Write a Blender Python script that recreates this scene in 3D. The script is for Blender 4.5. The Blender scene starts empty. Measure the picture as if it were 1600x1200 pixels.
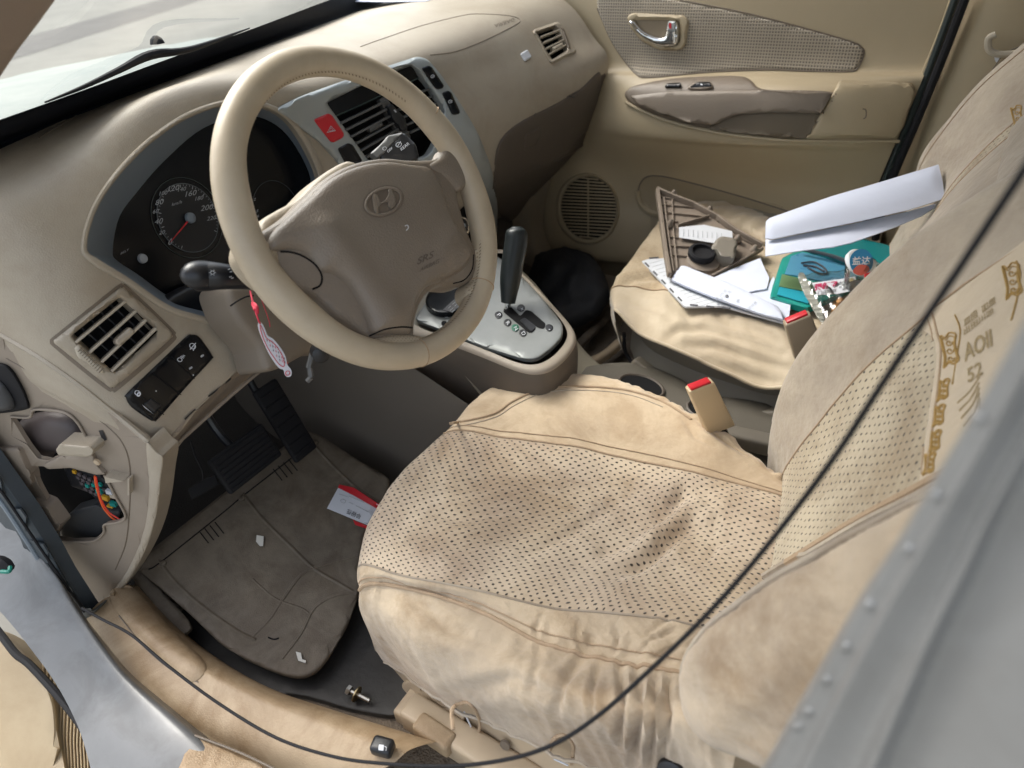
import bpy, bmesh, math, random
import numpy as np
from mathutils import Vector, Matrix, noise
from mathutils.bvhtree import BVHTree
from mathutils.geometry import delaunay_2d_cdt
random.seed(7)
SC = bpy.context.scene
COL = SC.collection
# ------------------------------------------------------------------ camera
CAM = Vector((.236, -.606, 1.038)); YAW, PIT, ROLL = math.radians(-34.18), math.radians(-35.44), math.radians(-4.19); FPX = 1066.
F = Vector((math.sin(YAW)*math.cos(PIT), math.cos(YAW)*math.cos(PIT), math.sin(PIT)))
R = F.cross(Vector((0,0,1))).normalized(); UPV = R.cross(F)
R, UPV = R*math.cos(ROLL)+UPV*math.sin(ROLL), UPV*math.cos(ROLL)-R*math.sin(ROLL)
cd = bpy.data.cameras.new('camera'); cam = bpy.data.objects.new('camera', cd); COL.objects.link(cam)
m = Matrix((R, UPV, -F)).transposed().to_4x4(); m.translation = CAM; cam.matrix_world = m
cd.sensor_width = 36; cd.lens = FPX/1600*36; cd.clip_start = .02; cd.clip_end = 3000
cd.dof.use_dof = True; cd.dof.focus_distance = 1.0; cd.dof.aperture_fstop = 4.5
SC.camera = cam
# ------------------------------------------------------------------ light
SUN_AZ, SUN_EL = math.radians(172), math.radians(50)      # azimuth measured from +X towards +Y
w = bpy.data.worlds.new('World'); SC.world = w; w.use_nodes = True
nt = w.node_tree; bg = nt.nodes['Background']; sky = nt.nodes.new('ShaderNodeTexSky'); sky.sky_type = 'NISHITA'; sky.sun_disc = False
sky.sun_elevation = SUN_EL; sky.sun_rotation = math.pi/2-SUN_AZ; sky.air_density = 1.2; sky.dust_density = 4; sky.altitude = 0
hs = nt.nodes.new('ShaderNodeHueSaturation'); hs.inputs['Saturation'].default_value = .45; nt.links.new(sky.outputs[0], hs.inputs['Color']); nt.links.new(hs.outputs[0], bg.inputs[0]); bg.inputs[1].default_value = .15
sl = bpy.data.lights.new('sun', 'SUN'); so = bpy.data.objects.new('sun', sl); COL.objects.link(so)
sl.energy = 1.35; sl.angle = math.radians(35); sl.color = (1, .95, .87)
sd = Vector((math.cos(SUN_AZ)*math.cos(SUN_EL), math.sin(SUN_AZ)*math.cos(SUN_EL), math.sin(SUN_EL)))
so.rotation_euler = sd.to_track_quat('Z', 'Y').to_euler()
SC.view_settings.view_transform = 'Standard'; SC.view_settings.look = 'None'; SC.view_settings.gamma = 1
SC.view_settings.use_curve_mapping = False; SC.view_settings.exposure = 1.45
# ------------------------------------------------------------------ pixel <-> space (photo pixels, 1600 x 1200)
def ray(px, py): return F + R*((px-800)/FPX) - UPV*((py-600)/FPX)
def X(px, py, x): v = ray(px, py); return CAM+v*((x-CAM.x)/v.x)
def Y(px, py, y): v = ray(px, py); return CAM+v*((y-CAM.y)/v.y)
def Z(px, py, z): v = ray(px, py); return CAM+v*((z-CAM.z)/v.z)
def D(px, py, d): return CAM+ray(px, py)*d
def PJ(p):
    d = p-CAM; z = d.dot(F); return 800+FPX*d.dot(R)/z, 600-FPX*d.dot(UPV)/z
class Plane:
    def __init__(s, a, b, c):
        s.p = a; s.n = (b-a).cross(c-a).normalized()
        if s.n.dot(CAM-a) < 0: s.n = -s.n
    def at(s, px, py, off=0):
        v = ray(px, py); t = (s.p+s.n*off-CAM).dot(s.n)/v.dot(s.n); return CAM+v*t, s.n
    def shift(s, d):
        q = Plane.__new__(Plane); q.p = s.p+s.n*d; q.n = s.n; return q
class Surf:
    def __init__(s, *objs):
        vs = []; fs = []
        for o in objs:
            b = len(vs); mw = o['_base'] if '_base' in o else (0,0,0)
            mw = Vector(mw)
            vs += [v.co+mw for v in o.data.vertices]; fs += [[i+b for i in p.vertices] for p in o.data.polygons]
        s.t = BVHTree.FromPolygons(vs, fs); s.last = None; s.v = vs; s.f = fs; s.vn = [Vector() for _ in vs]
        for f in fs:
            a = (vs[f[1]]-vs[f[0]]).cross(vs[f[2]]-vs[f[0]]) if len(f) < 4 else (vs[f[2]]-vs[f[0]]).cross(vs[f[3]]-vs[f[1]])
            for i in f: s.vn[i] += a
    def at(s, px, py, off=0):
        v = ray(px, py).normalized(); h, n, i, d = s.t.ray_cast(CAM, v)
        if h is None:
            if s.last is None:
                return CAM+v, -v
            h0, n = s.last; t = (h0-CAM).dot(n)/v.dot(n) if abs(v.dot(n)) > .1 else (h0-CAM).length
            h = CAM+v*t
        else:
            m = Vector()
            for k in s.f[i]:
                if s.vn[k].length > 1e-12: m += s.vn[k].normalized()/((s.v[k]-h).length+1e-5)
            if m.length > 1e-6:
                m.normalize()
                if m.dot(n) < 0: m = -m
                if m.dot(n) > .6: n = m
            if n.dot(v) > 0: n = -n
            s.last = (h.copy(), n.copy())
        q = h+n*off; vn = v.dot(n)
        if off and abs(vn) > .25: q = CAM+v*((q-CAM).dot(n)/vn)
        return q, n
# ------------------------------------------------------------------ object helpers
def thing(name, label, cat, base=(0,0,0), group=None):
    o = bpy.data.objects.new(name, None); COL.objects.link(o); o.location = base; o['label'] = label; o['category'] = cat
    o.empty_display_size = .05
    if group: o['group'] = group
    return o
def rootbase(p):
    while p.parent: p = p.parent
    return Vector(p.location)
def obj(name, verts, faces, mat, parent=None, smooth=True, angle=40, label=None, cat=None, group=None, kind=None, uv=None, bm=None):
    me = bpy.data.meshes.new(name)
    if bm is not None: bm.to_mesh(me); bm.free()
    else: me.from_pydata([tuple(v) for v in verts], [], faces)
    if uv is not None:
        l = me.uv_layers.new(name='UVMap')
        for lp in me.loops: l.data[lp.index].uv = uv[lp.vertex_index]
    if parent is not None: base = rootbase(parent)
    elif kind == 'structure' or not me.vertices: base = Vector((0,0,0))
    else:
        c = np.array([v.co for v in me.vertices]); base = Vector(((c[:,0].min()+c[:,0].max())/2, (c[:,1].min()+c[:,1].max())/2, c[:,2].min()))
    for v in me.vertices: v.co -= base
    me.update()
    if me.validate(): print('INVALID', name)
    me.update(); me.materials.append(mat)
    if smooth:
        me.shade_smooth(); me.set_sharp_from_angle(angle=math.radians(angle))
    o = bpy.data.objects.new(name, me); COL.objects.link(o)
    if parent is not None: o.parent = parent
    else: o.location = base
    o['_base'] = tuple(base)
    if label: o['label'] = label
    if cat: o['category'] = cat
    if group: o['group'] = group
    if kind: o['kind'] = kind
    return o
def cr(a, b, c, d, t):
    return ((b*2)+(c-a)*t+(a*2-b*5+c*4-d)*t*t+(b*3-a-c*3+d)*t*t*t)*.5
def spline(pts, n, closed=False):
    out = []; m = len(pts)
    if closed:
        for i in range(m):
            for k in range(n): out.append(cr(pts[(i-1)%m], pts[i], pts[(i+1)%m], pts[(i+2)%m], k/n))
        return out
    for i in range(m-1):
        a = pts[i-1] if i else pts[0]*2-pts[1]; d = pts[i+2] if i+2 < m else pts[-1]*2-pts[-2]
        for k in range(n): out.append(cr(a, pts[i], pts[i+1], d, k/n))
    out.append(pts[-1]); return out
def fine(rows, nr=6, nc=6, closed=False):
    h = [spline(r, nc, closed) for r in rows]
    cols = [spline([r[j] for r in h], nr) for j in range(len(h[0]))]
    return [[cols[j][i] for j in range(len(cols))] for i in range(len(cols[0]))]
def displace(g, fn):
    n = len(g); mm = len(g[0]); out = []
    for i in range(n):
        row = []
        for j in range(mm):
            a = g[min(i+1,n-1)][j]-g[max(i-1,0)][j]; b = g[i][min(j+1,mm-1)]-g[i][max(j-1,0)]
            nn = a.cross(b)
            if nn.length > 1e-9: nn.normalize()
            if nn.dot(CAM-g[i][j]) < 0: nn = -nn
            row.append(g[i][j]+nn*fn(i/(n-1), j/(mm-1), g[i][j]))
        out.append(row)
    return out
def inpoly(x, y, p):
    c = False; n = len(p); j = n-1
    for i in range(n):
        if (p[i][1] > y) != (p[j][1] > y) and x < (p[j][0]-p[i][0])*(y-p[i][1])/(p[j][1]-p[i][1])+p[i][0]: c = not c
        j = i
    return c
def emit(name, g, mat, parent=None, c0=0, c1=None, r0=0, r1=None, thick=0, cut=(), closed=False, **kw):
    c1 = len(g[0])-1 if c1 is None else c1; r1 = len(g)-1 if r1 is None else r1
    nc = c1-c0+1; nr = r1-r0+1
    vs = [g[i][j] for i in range(r0, r1+1) for j in range(c0, c1+1)]
    cu = [0.]; mid = (r0+r1)//2
    for j in range(c0, c1): cu.append(cu[-1]+(g[mid][j+1]-g[mid][j]).length)
    cv = [0.]; mc = (c0+c1)//2
    for i in range(r0, r1): cv.append(cv[-1]+(g[i+1][mc]-g[i][mc]).length)
    uv = [(cu[j], cv[i]) for i in range(nr) for j in range(nc)]
    fs = []
    for i in range(nr-1):
        for j in range(nc-1):
            f = (i*nc+j, i*nc+j+1, (i+1)*nc+j+1, (i+1)*nc+j)
            if cut:
                c = (vs[f[0]]+vs[f[1]]+vs[f[2]]+vs[f[3]])*.25; x, y = PJ(c)
                if any(inpoly(x, y, p) for p in cut): continue
            fs.append(f)
        if closed: fs.append((i*nc+nc-1, i*nc, (i+1)*nc, (i+1)*nc+nc-1))
    o = obj(name, vs, fs, mat, parent, uv=uv, **kw)
    if thick:
        md = o.modifiers.new('s', 'SOLIDIFY'); md.thickness = thick; md.offset = 0
    return o
def smooth_px(pts, n=6): return [(p.x, p.y) for p in spline([Vector((a[0], a[1])) for a in pts], n, True)]
def rounded(pts, r=6, n=5):
    out = []; m = len(pts)
    for i in range(m):
        p = Vector(pts[i][:2]); a = Vector(pts[i-1][:2]); b = Vector(pts[(i+1)%m][:2])
        rr = min(r, (a-p).length*.45, (b-p).length*.45)
        s = p+(a-p).normalized()*rr; e = p+(b-p).normalized()*rr
        for k in range(n+1):
            t = k/n; q = s*(1-t)**2+p*2*t*(1-t)+e*t*t; out.append((q.x, q.y))
    return out
def drape(name, outline, surf, mat, parent=None, off=.002, thick=.004, bev=0, dome=0, holes=(), res=None, fn=None, power=.5, **kw):
    """sheet whose outline is given in photo pixels, lying on a real surface, with rounded rim, wall and optional dome"""
    loops = [list(outline)]+[list(h) for h in holes]
    pts = []; edges = []
    for L in loops:
        b = len(pts); pts += [Vector(p) for p in L]; edges += [(b+i, b+(i+1)%len(L)) for i in range(len(L))]
    A = np.array([pts[e[0]] for e in edges]); B = np.array([pts[e[1]] for e in edges]); AB = B-A; L2 = (AB**2).sum(1)+1e-12
    def dist(x, y):
        t = np.clip((((x-A[:,0])*AB[:,0]+(y-A[:,1])*AB[:,1])/L2), 0, 1)
        return math.sqrt((((A[:,0]+t*AB[:,0]-x)**2+(A[:,1]+t*AB[:,1]-y)**2)).min())
    def inside(x, y): return inpoly(x, y, loops[0]) and not any(inpoly(x, y, h) for h in loops[1:])
    xs = [p[0] for p in loops[0]]; ys = [p[1] for p in loops[0]]; W = max(max(xs)-min(xs), max(ys)-min(ys))
    need = dome or bev or fn or isinstance(surf, Surf)
    if need:
        res = res or max(2.0, W/22)
        if bev:
            for L in loops:
                n = len(L)
                for i in range(n):
                    a = Vector(L[i-1]); b = Vector(L[(i+1)%n]); t = b-a
                    if t.length < 1e-6: continue
                    nn = Vector((t.y, -t.x)).normalized()
                    for s in (.2, .55, 1.0):
                        for sg in (1, -1):
                            q = Vector(L[i])+nn*sg*bev*s
                            if inside(q.x, q.y) and dist(q.x, q.y) > bev*s*.9: pts.append(q)
        y = min(ys)+res*.5; k = 0
        while y < max(ys):
            x = min(xs)+res*(.5+.5*(k % 2))
            while x < max(xs):
                if inside(x, y) and dist(x, y) > max(res*.35, bev*1.1): pts.append(Vector((x, y)))
                x += res
            y += res*.87; k += 1
    vo, eo, fo, *_ = delaunay_2d_cdt(pts, edges, [], 0, 1e-5)
    tri = []
    for f in fo:
        cx = sum(vo[i].x for i in f)/len(f); cy = sum(vo[i].y for i in f)/len(f)
        if inside(cx, cy): tri.append(list(f))
    ds = [dist(v.x, v.y) for v in vo]; dm = max(ds) if ds else 1
    top = []; nrm = []
    for v, d in zip(vo, ds):
        if d < 1e-3: d = 0
        p, n = surf.at(v.x, v.y)
        h = off
        if bev:
            q = max(0, 1-d/bev); h -= min(thick*.8, bev*(p-CAM).length/FPX*.9)*(1-math.sqrt(max(0, 1-q*q)))
        if dome: h += dome*(min(1, d/dm))**power if power != .5 else dome*math.sqrt(max(0, 1-(1-d/dm)**2))
        if fn: h += fn(v.x, v.y, d/dm)
        q = p+n*h; rv = p-CAM; vn = rv.normalized().dot(n)
        if abs(vn) > .25 and not dome and not fn: q = CAM+rv*((q-CAM).dot(n)/rv.dot(n))
        top.append(q); nrm.append((p, n, h))
    # consistent winding toward camera
    fs = []
    for f in tri:
        a, b, c = [vo[i] for i in f[:3]]
        ar = (b.x-a.x)*(c.y-a.y)-(b.y-a.y)*(c.x-a.x)
        fs.append(f if ar < 0 else f[::-1])
    cnt = {}
    for f in fs:
        for i in range(len(f)):
            e = (f[i], f[(i+1)%len(f)]); cnt[e] = 1
    bd = [e for e in cnt if (e[1], e[0]) not in cnt]
    vs = list(top)
    if thick:
        mp = {}
        for e in bd:
            for i in e:
                if i not in mp:
                    mp[i] = len(vs); p, n, h = nrm[i]; vs.append(top[i]-n*thick)
        for a, b in bd: fs.append([b, a, mp[a], mp[b]])
    uv = [((v.x)*.001, (v.y)*.001) for v in vo]+[(0,0)]*(len(vs)-len(vo))
    return obj(name, vs, fs, mat, parent, uv=uv, **kw)
def tube(name, pts, r, mat, parent=None, n=8, sub=5, closed=False, **kw):
    rs = r if isinstance(r, (list, tuple)) else [r]*len(pts)
    P = spline(list(pts), sub, closed) if sub > 1 else list(pts)
    q = spline([Vector((a, 0)) for a in rs], sub, closed) if sub > 1 else [Vector((a, 0)) for a in rs]
    vs = []; fs = []; m = len(P); up = None
    for i in range(m):
        a = P[(i+1) % m if closed else min(i+1, m-1)]-P[(i-1) % m if closed else max(i-1, 0)]
        t = a.normalized() if a.length > 1e-9 else Vector((0,0,1))
        if up is None: up = t.orthogonal().normalized()
        up = (up-t*up.dot(t)).normalized(); s = t.cross(up)
        for k in range(n):
            an = 2*math.pi*k/n; vs.append(P[i]+(up*math.cos(an)+s*math.sin(an))*q[i].x)
    for i in range(m if closed else m-1):
        for k in range(n): fs.append((i*n+k, i*n+(k+1)%n, ((i+1)%m)*n+(k+1)%n, ((i+1)%m)*n+k))
    if not closed: fs += [list(range(n))[::-1], [(m-1)*n+k for k in range(n)]]
    return obj(name, vs, fs, mat, parent, **kw)
def seam(name, px, surf, r, mat, parent, off=None, n=6, sub=6):
    P2 = spline([Vector(p) for p in px], sub)
    pts = [surf.at(p.x, p.y, (r*.3 if off is None else off))[0] for p in P2]
    return tube(name, pts, r, mat, parent, n=n, sub=1)
def obox(name, c, ax, ay, az, mat, parent=None, bev=.003, taper=1.0, seg=3, **kw):
    """box from centre and three half vectors, bevelled"""
    bm = bmesh.new(); vs = []
    for sz in (-1, 1):
        k = taper if sz > 0 else 1
        for sx, sy in ((-1,-1),(1,-1),(1,1),(-1,1)): vs.append(bm.verts.new(c+ax*sx*k+ay*sy*k+az*sz))
    for f in ((3,2,1,0),(4,5,6,7),(0,1,5,4),(1,2,6,5),(2,3,7,6),(3,0,4,7)): bm.faces.new([vs[i] for i in f])
    bmesh.ops.recalc_face_normals(bm, faces=bm.faces)
    if bev: bmesh.ops.bevel(bm, geom=bm.edges[:], offset=bev, segments=seg, affect='EDGES', profile=.5)
    return obj(name, None, None, mat, parent, bm=bm, **kw)
def lathe(name, c, axis, prof, mat, parent=None, n=32, squash=None, **kw):
    a = axis.normalized(); u = a.orthogonal().normalized(); v = a.cross(u)
    if squash: u, v = squash
    vs = []; fs = []
    for h, r in prof:
        for k in range(n):
            t = 2*math.pi*k/n; vs.append(c+a*h+(u*math.cos(t)+v*math.sin(t))*r)
    for i in range(len(prof)-1):
        for k in range(n): fs.append((i*n+k, i*n+(k+1)%n, (i+1)*n+(k+1)%n, (i+1)*n+k))
    fs += [list(range(n))[::-1], [(len(prof)-1)*n+k for k in range(n)]]
    return obj(name, vs, fs, mat, parent, **kw)
def merge(objs, name=None):
    """join meshes built with the same parent into the first"""
    bm = bmesh.new(); mats = []
    for o in objs:
        tmp = o.data.copy()
        for p in tmp.polygons: p.material_index = 0
        n0 = len(bm.faces); bm.from_mesh(tmp); bm.faces.ensure_lookup_table()
        mt = o.data.materials[0]
        if mt not in mats: mats.append(mt)
        for f in bm.faces[n0:]: f.material_index = mats.index(mt)
        bpy.data.meshes.remove(tmp)
    o = objs[0]; bm.to_mesh(o.data); bm.free(); o.data.materials.clear()
    for mt in mats: o.data.materials.append(mt)
    for q in objs[1:]:
        bpy.data.objects.remove(q)
    return o
def writing(s, org, rt, up, surf, mat, parent, name='lettering', off=.0006, bold=0, **kw):
    """text: org = pixel of lower left corner, rt/up = pixel vectors of one em"""
    cu = bpy.data.curves.new('t', 'FONT'); cu.body = s; cu.size = 1; cu.resolution_u = 3; cu.offset = bold
    to = bpy.data.objects.new('t', cu); COL.objects.link(to)
    bpy.context.view_layer.update()
    me = bpy.data.meshes.new_from_object(to.evaluated_get(bpy.context.evaluated_depsgraph_get()))
    bpy.data.objects.remove(to); bpy.data.curves.remove(cu)
    vs = []
    for v in me.vertices:
        x = org[0]+rt[0]*v.co.x+up[0]*v.co.y; y = org[1]+rt[1]*v.co.x+up[1]*v.co.y
        vs.append(surf.at(x, y, off)[0])
    fs = [list(p.vertices) for p in me.polygons]; bpy.data.meshes.remove(me)
    return obj(name, vs, fs, mat, parent, smooth=False, **kw)
# ------------------------------------------------------------------ materials
def mat(name, col, rough=.6, metal=0, grain=0, gscale=900, var=0, vscale=6, col2=None, bump=0, bscale=40, spec=.5, coat=0, sheen=0, trans=0, alpha=1, uv=False, stain=0, sscale=3.2, scol=(.60,.52,.42)):
    M = bpy.data.materials.new(name); M.use_nodes = True; n = M.node_tree.nodes; L = M.node_tree.links; b = n['Principled BSDF']
    b.inputs['Base Color'].default_value = (*col, 1); b.inputs['Roughness'].default_value = rough; b.inputs['Metallic'].default_value = metal
    b.inputs['Specular IOR Level'].default_value = spec
    if coat: b.inputs['Coat Weight'].default_value = coat; b.inputs['Coat Roughness'].default_value = .08
    if sheen: b.inputs['Sheen Weight'].default_value = sheen; b.inputs['Sheen Roughness'].default_value = .6
    if trans: b.inputs['Transmission Weight'].default_value = trans
    if alpha < 1: b.inputs['Alpha'].default_value = alpha
    tc = n.new('ShaderNodeTexCoord'); src = tc.outputs['UV' if uv else 'Object']
    if var:
        t = n.new('ShaderNodeTexNoise'); t.inputs['Scale'].default_value = vscale; t.inputs['Detail'].default_value = 7; t.inputs['Roughness'].default_value = .62
        L.new(src, t.inputs['Vector'])
        cr_ = n.new('ShaderNodeValToRGB'); cr_.color_ramp.elements[0].position = .33; cr_.color_ramp.elements[1].position = .68
        L.new(t.outputs['Fac'], cr_.inputs[0])
        mx = n.new('ShaderNodeMix'); mx.data_type = 'RGBA'; c2 = col2 or tuple(c*.6 for c in col)
        mx.inputs[6].default_value = (*c2, 1); mx.inputs[7].default_value = (*col, 1)
        mm = n.new('ShaderNodeMath'); mm.operation = 'MULTIPLY_ADD'; mm.inputs[1].default_value = var; mm.inputs[2].default_value = 1-var
        L.new(cr_.outputs[0], mm.inputs[0]); L.new(mm.outputs[0], mx.inputs[0]); L.new(mx.outputs[2], b.inputs['Base Color'])
        rr = n.new('ShaderNodeMapRange'); rr.inputs[3].default_value = min(1, rough+.08); rr.inputs[4].default_value = max(.02, rough-.08)
        L.new(t.outputs['Fac'], rr.inputs[0]); L.new(rr.outputs[0], b.inputs['Roughness'])
    if stain:
        t2 = n.new('ShaderNodeTexNoise'); t2.inputs['Scale'].default_value = sscale; t2.inputs['Detail'].default_value = 9; t2.inputs['Roughness'].default_value = .7; t2.inputs['Distortion'].default_value = .6
        L.new(tc.outputs['Object'], t2.inputs['Vector']); c3 = n.new('ShaderNodeValToRGB'); c3.color_ramp.elements[0].position = .44; c3.color_ramp.elements[1].position = .62
        c3.color_ramp.elements[0].color = (0,0,0,1); L.new(t2.outputs['Fac'], c3.inputs[0])
        ms = n.new('ShaderNodeMath'); ms.operation = 'MULTIPLY'; ms.inputs[1].default_value = stain; L.new(c3.outputs[0], ms.inputs[0])
        m3 = n.new('ShaderNodeMix'); m3.data_type = 'RGBA'; m3.blend_type = 'MULTIPLY'; L.new(ms.outputs[0], m3.inputs[0]); m3.inputs[7].default_value = (*scol, 1)
        if b.inputs['Base Color'].links: L.new(b.inputs['Base Color'].links[0].from_socket, m3.inputs[6])
        else: m3.inputs[6].default_value = (*col, 1)
        L.new(m3.outputs[2], b.inputs['Base Color'])
    last = None
    for s, sc, kind in ((bump, bscale, 'N'), (grain, gscale, 'V')):
        if not s: continue
        if kind == 'N':
            t = n.new('ShaderNodeTexNoise'); t.inputs['Detail'].default_value = 5; o = t.outputs['Fac']
        else:
            t = n.new('ShaderNodeTexVoronoi'); o = t.outputs['Distance']
        t.inputs['Scale'].default_value = sc; L.new(src, t.inputs['Vector'])
        bp = n.new('ShaderNodeBump'); bp.inputs['Strength'].default_value = s; bp.inputs['Distance'].default_value = .01 if kind == 'N' else .0012
        L.new(o, bp.inputs['Height'])
        if last: L.new(last.outputs[0], bp.inputs['Normal'])
        last = bp
    if last: L.new(last.outputs[0], b.inputs['Normal'])
    return M
def dotted(name, col, col2, pitch=.0095, rad=.17, hole=(.06,.04,.025), dirt=.7, vscale=7, ex=1.5, rot=0, stain=.8, rough=.92, sheen=.25, bump=.25):
    """suede with punched holes, from the surface's own UV in metres"""
    M = mat(name, col, rough, var=dirt, vscale=vscale, col2=col2, bump=bump, bscale=55, sheen=sheen, stain=stain, sscale=5)
    n = M.node_tree.nodes; L = M.node_tree.links; b = n['Principled BSDF']
    tc = n.new('ShaderNodeTexCoord'); mp = n.new('ShaderNodeMapping'); mp.inputs['Scale'].default_value = (1/pitch, 1/pitch*.85, 1); mp.inputs['Rotation'].default_value = (0,0,rot)
    L.new(tc.outputs['UV'], mp.inputs['Vector'])
    nz = n.new('ShaderNodeTexNoise'); nz.inputs['Scale'].default_value = 1.3; L.new(mp.outputs[0], nz.inputs['Vector'])
    ad0 = n.new('ShaderNodeVectorMath'); ad0.operation = 'MULTIPLY_ADD'; L.new(nz.outputs['Color'], ad0.inputs[0]); ad0.inputs[1].default_value = (.35,.35,0); L.new(mp.outputs[0], ad0.inputs[2])
    outs = []
    for k, off in enumerate(((0,0,0), (.5,.5,0))):
        ad = n.new('ShaderNodeVectorMath'); ad.operation = 'ADD'; ad.inputs[1].default_value = off; L.new(ad0.outputs[0], ad.inputs[0])
        fr = n.new('ShaderNodeVectorMath'); fr.operation = 'FRACTION'; L.new(ad.outputs[0], fr.inputs[0])
        sb = n.new('ShaderNodeVectorMath'); sb.operation = 'SUBTRACT'; sb.inputs[1].default_value = (.5,.5,0); L.new(fr.outputs[0], sb.inputs[0])
        sc = n.new('ShaderNodeVectorMath'); sc.operation = 'MULTIPLY'; sc.inputs[1].default_value = ((1.5, .9, 0) if k else (1.05, 1.1, 0)); L.new(sb.outputs[0], sc.inputs[0])
        ln = n.new('ShaderNodeVectorMath'); ln.operation = 'LENGTH'; L.new(sc.outputs[0], ln.inputs[0]); outs.append(ln.outputs['Value'])
    mn = n.new('ShaderNodeMath'); mn.operation = 'MINIMUM'; L.new(outs[0], mn.inputs[0]); L.new(outs[1], mn.inputs[1])
    mr = n.new('ShaderNodeMapRange'); mr.inputs[1].default_value = rad; mr.inputs[2].default_value = rad*.6; mr.inputs[3].default_value = 0; mr.inputs[4].default_value = 1
    L.new(mn.outputs[0], mr.inputs[0])
    prev = b.inputs['Base Color'].links[0].from_socket
    mx = n.new('ShaderNodeMix'); mx.data_type = 'RGBA'; L.new(mr.outputs[0], mx.inputs[0]); L.new(prev, mx.inputs[6]); mx.inputs[7].default_value = (*hole, 1)
    L.new(mx.outputs[2], b.inputs['Base Color'])
    bp = n.new('ShaderNodeBump'); bp.inputs['Strength'].default_value = .6; bp.inputs['Distance'].default_value = .0015; bp.invert = True
    L.new(mr.outputs[0], bp.inputs['Height']); pv = b.inputs['Normal'].links[0].from_socket; L.new(pv, bp.inputs['Normal']); L.new(bp.outputs[0], b.inputs['Normal'])
    return M
def weave(name, a, bcol, scale=260):
    M = mat(name, a, .9, sheen=.3); n = M.node_tree.nodes; L = M.node_tree.links; b = n['Principled BSDF']
    tc = n.new('ShaderNodeTexCoord'); sp = n.new('ShaderNodeSeparateXYZ'); L.new(tc.outputs['Object'], sp.inputs[0])
    o = []
    for ax in (0, 2):
        mu = n.new('ShaderNodeMath'); mu.operation = 'MULTIPLY'; mu.inputs[1].default_value = scale*2*math.pi/ (1.6 if ax == 0 else 1.6); L.new(sp.outputs[ax], mu.inputs[0])
        sn = n.new('ShaderNodeMath'); sn.operation = 'SINE'; L.new(mu.outputs[0], sn.inputs[0]); o.append(sn.outputs[0])
    mx = n.new('ShaderNodeMath'); mx.operation = 'MAXIMUM'; L.new(o[0], mx.inputs[0]); L.new(o[1], mx.inputs[1])
    nz = n.new('ShaderNodeTexNoise'); nz.inputs['Scale'].default_value = 9; L.new(tc.outputs['Object'], nz.inputs['Vector'])
    ml = n.new('ShaderNodeMath'); ml.operation = 'MULTIPLY_ADD'; ml.inputs[1].default_value = .8; L.new(nz.outputs['Fac'], ml.inputs[0]); L.new(mx.outputs[0], ml.inputs[2])
    mr = n.new('ShaderNodeMapRange'); mr.inputs[1].default_value = -.3; mr.inputs[2].default_value = 1.4; L.new(ml.outputs[0], mr.inputs[0])
    c = n.new('ShaderNodeMix'); c.data_type = 'RGBA'; L.new(mr.outputs[0], c.inputs[0]); c.inputs[6].default_value = (*bcol, 1); c.inputs[7].default_value = (*a, 1)
    L.new(c.outputs[2], b.inputs['Base Color'])
    bp = n.new('ShaderNodeBump'); bp.inputs['Strength'].default_value = .6; bp.inputs['Distance'].default_value = .001; L.new(mx.outputs[0], bp.inputs['Height']); L.new(bp.outputs[0], b.inputs['Normal'])
    return M
def glassy(name, tint, fac=.12, rough=.03):
    M = bpy.data.materials.new(name); M.use_nodes = True; n = M.node_tree.nodes; L = M.node_tree.links; n.remove(n['Principled BSDF'])
    t = n.new('ShaderNodeBsdfTransparent'); t.inputs[0].default_value = (*tint, 1); g = n.new('ShaderNodeBsdfGlossy'); g.inputs['Roughness'].default_value = rough
    fr = n.new('ShaderNodeFresnel'); fr.inputs[0].default_value = 1.45; ml = n.new('ShaderNodeMath'); ml.operation = 'MULTIPLY_ADD'; ml.inputs[1].default_value = 1; ml.inputs[2].default_value = fac
    L.new(fr.outputs[0], ml.inputs[0]); mx = n.new('ShaderNodeMixShader'); L.new(ml.outputs[0], mx.inputs[0]); L.new(t.outputs[0], mx.inputs[1]); L.new(g.outputs[0], mx.inputs[2])
    L.new(mx.outputs[0], n['Material Output'].inputs[0]); return M
M_ = {}
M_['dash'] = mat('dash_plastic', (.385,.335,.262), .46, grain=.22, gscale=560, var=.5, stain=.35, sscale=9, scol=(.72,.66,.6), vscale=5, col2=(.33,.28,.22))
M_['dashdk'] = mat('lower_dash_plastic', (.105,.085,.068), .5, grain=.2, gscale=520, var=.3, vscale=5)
M_['sidep'] = mat('bare_side_plastic', (.27,.222,.175), .5, grain=.1, gscale=600, var=.5, vscale=12, col2=(.23,.19,.15))
M_['black'] = mat('black_plastic', (.012,.013,.016), .35, grain=.1)
M_['gloss'] = mat('gloss_black_panel', (.004,.005,.007), .22, var=.2, vscale=30, spec=.35)
M_['matteblk'] = mat('matte_black', (.007,.007,.008), .8, spec=.2)
M_['bezel'] = mat('reflection_tinted_bezel', (.20,.235,.27), .38, grain=.15)  # grey-blue is the windshield reflection on black plastic, put into the base colour
M_['rim'] = dotted('perforated_rim_leather', (.50,.425,.32), (.42,.345,.245), pitch=.0052, rad=.22, hole=(.30,.24,.165), dirt=.6, stain=.25, rough=.42, sheen=0, bump=.06)
M_['hub'] = mat('hub_plastic', (.225,.188,.15), .42, grain=.35, gscale=420, var=.4, vscale=9, col2=(.20,.155,.12), bump=.06, bscale=25)
M_['silver'] = mat('silver_painted_plastic', (.40,.43,.43), .38, metal=.4, var=.15, vscale=10)
M_['paint'] = mat('silver_car_paint', (.285,.288,.285), .34, metal=.3, coat=.35, var=.45, vscale=6, col2=(.22,.222,.222), stain=.3, sscale=16, scol=(.75,.73,.7))
M_['paintdk'] = mat('blue_grey_jamb_paint', (.06,.075,.088), .5, metal=.1, var=.5, vscale=10)
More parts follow.
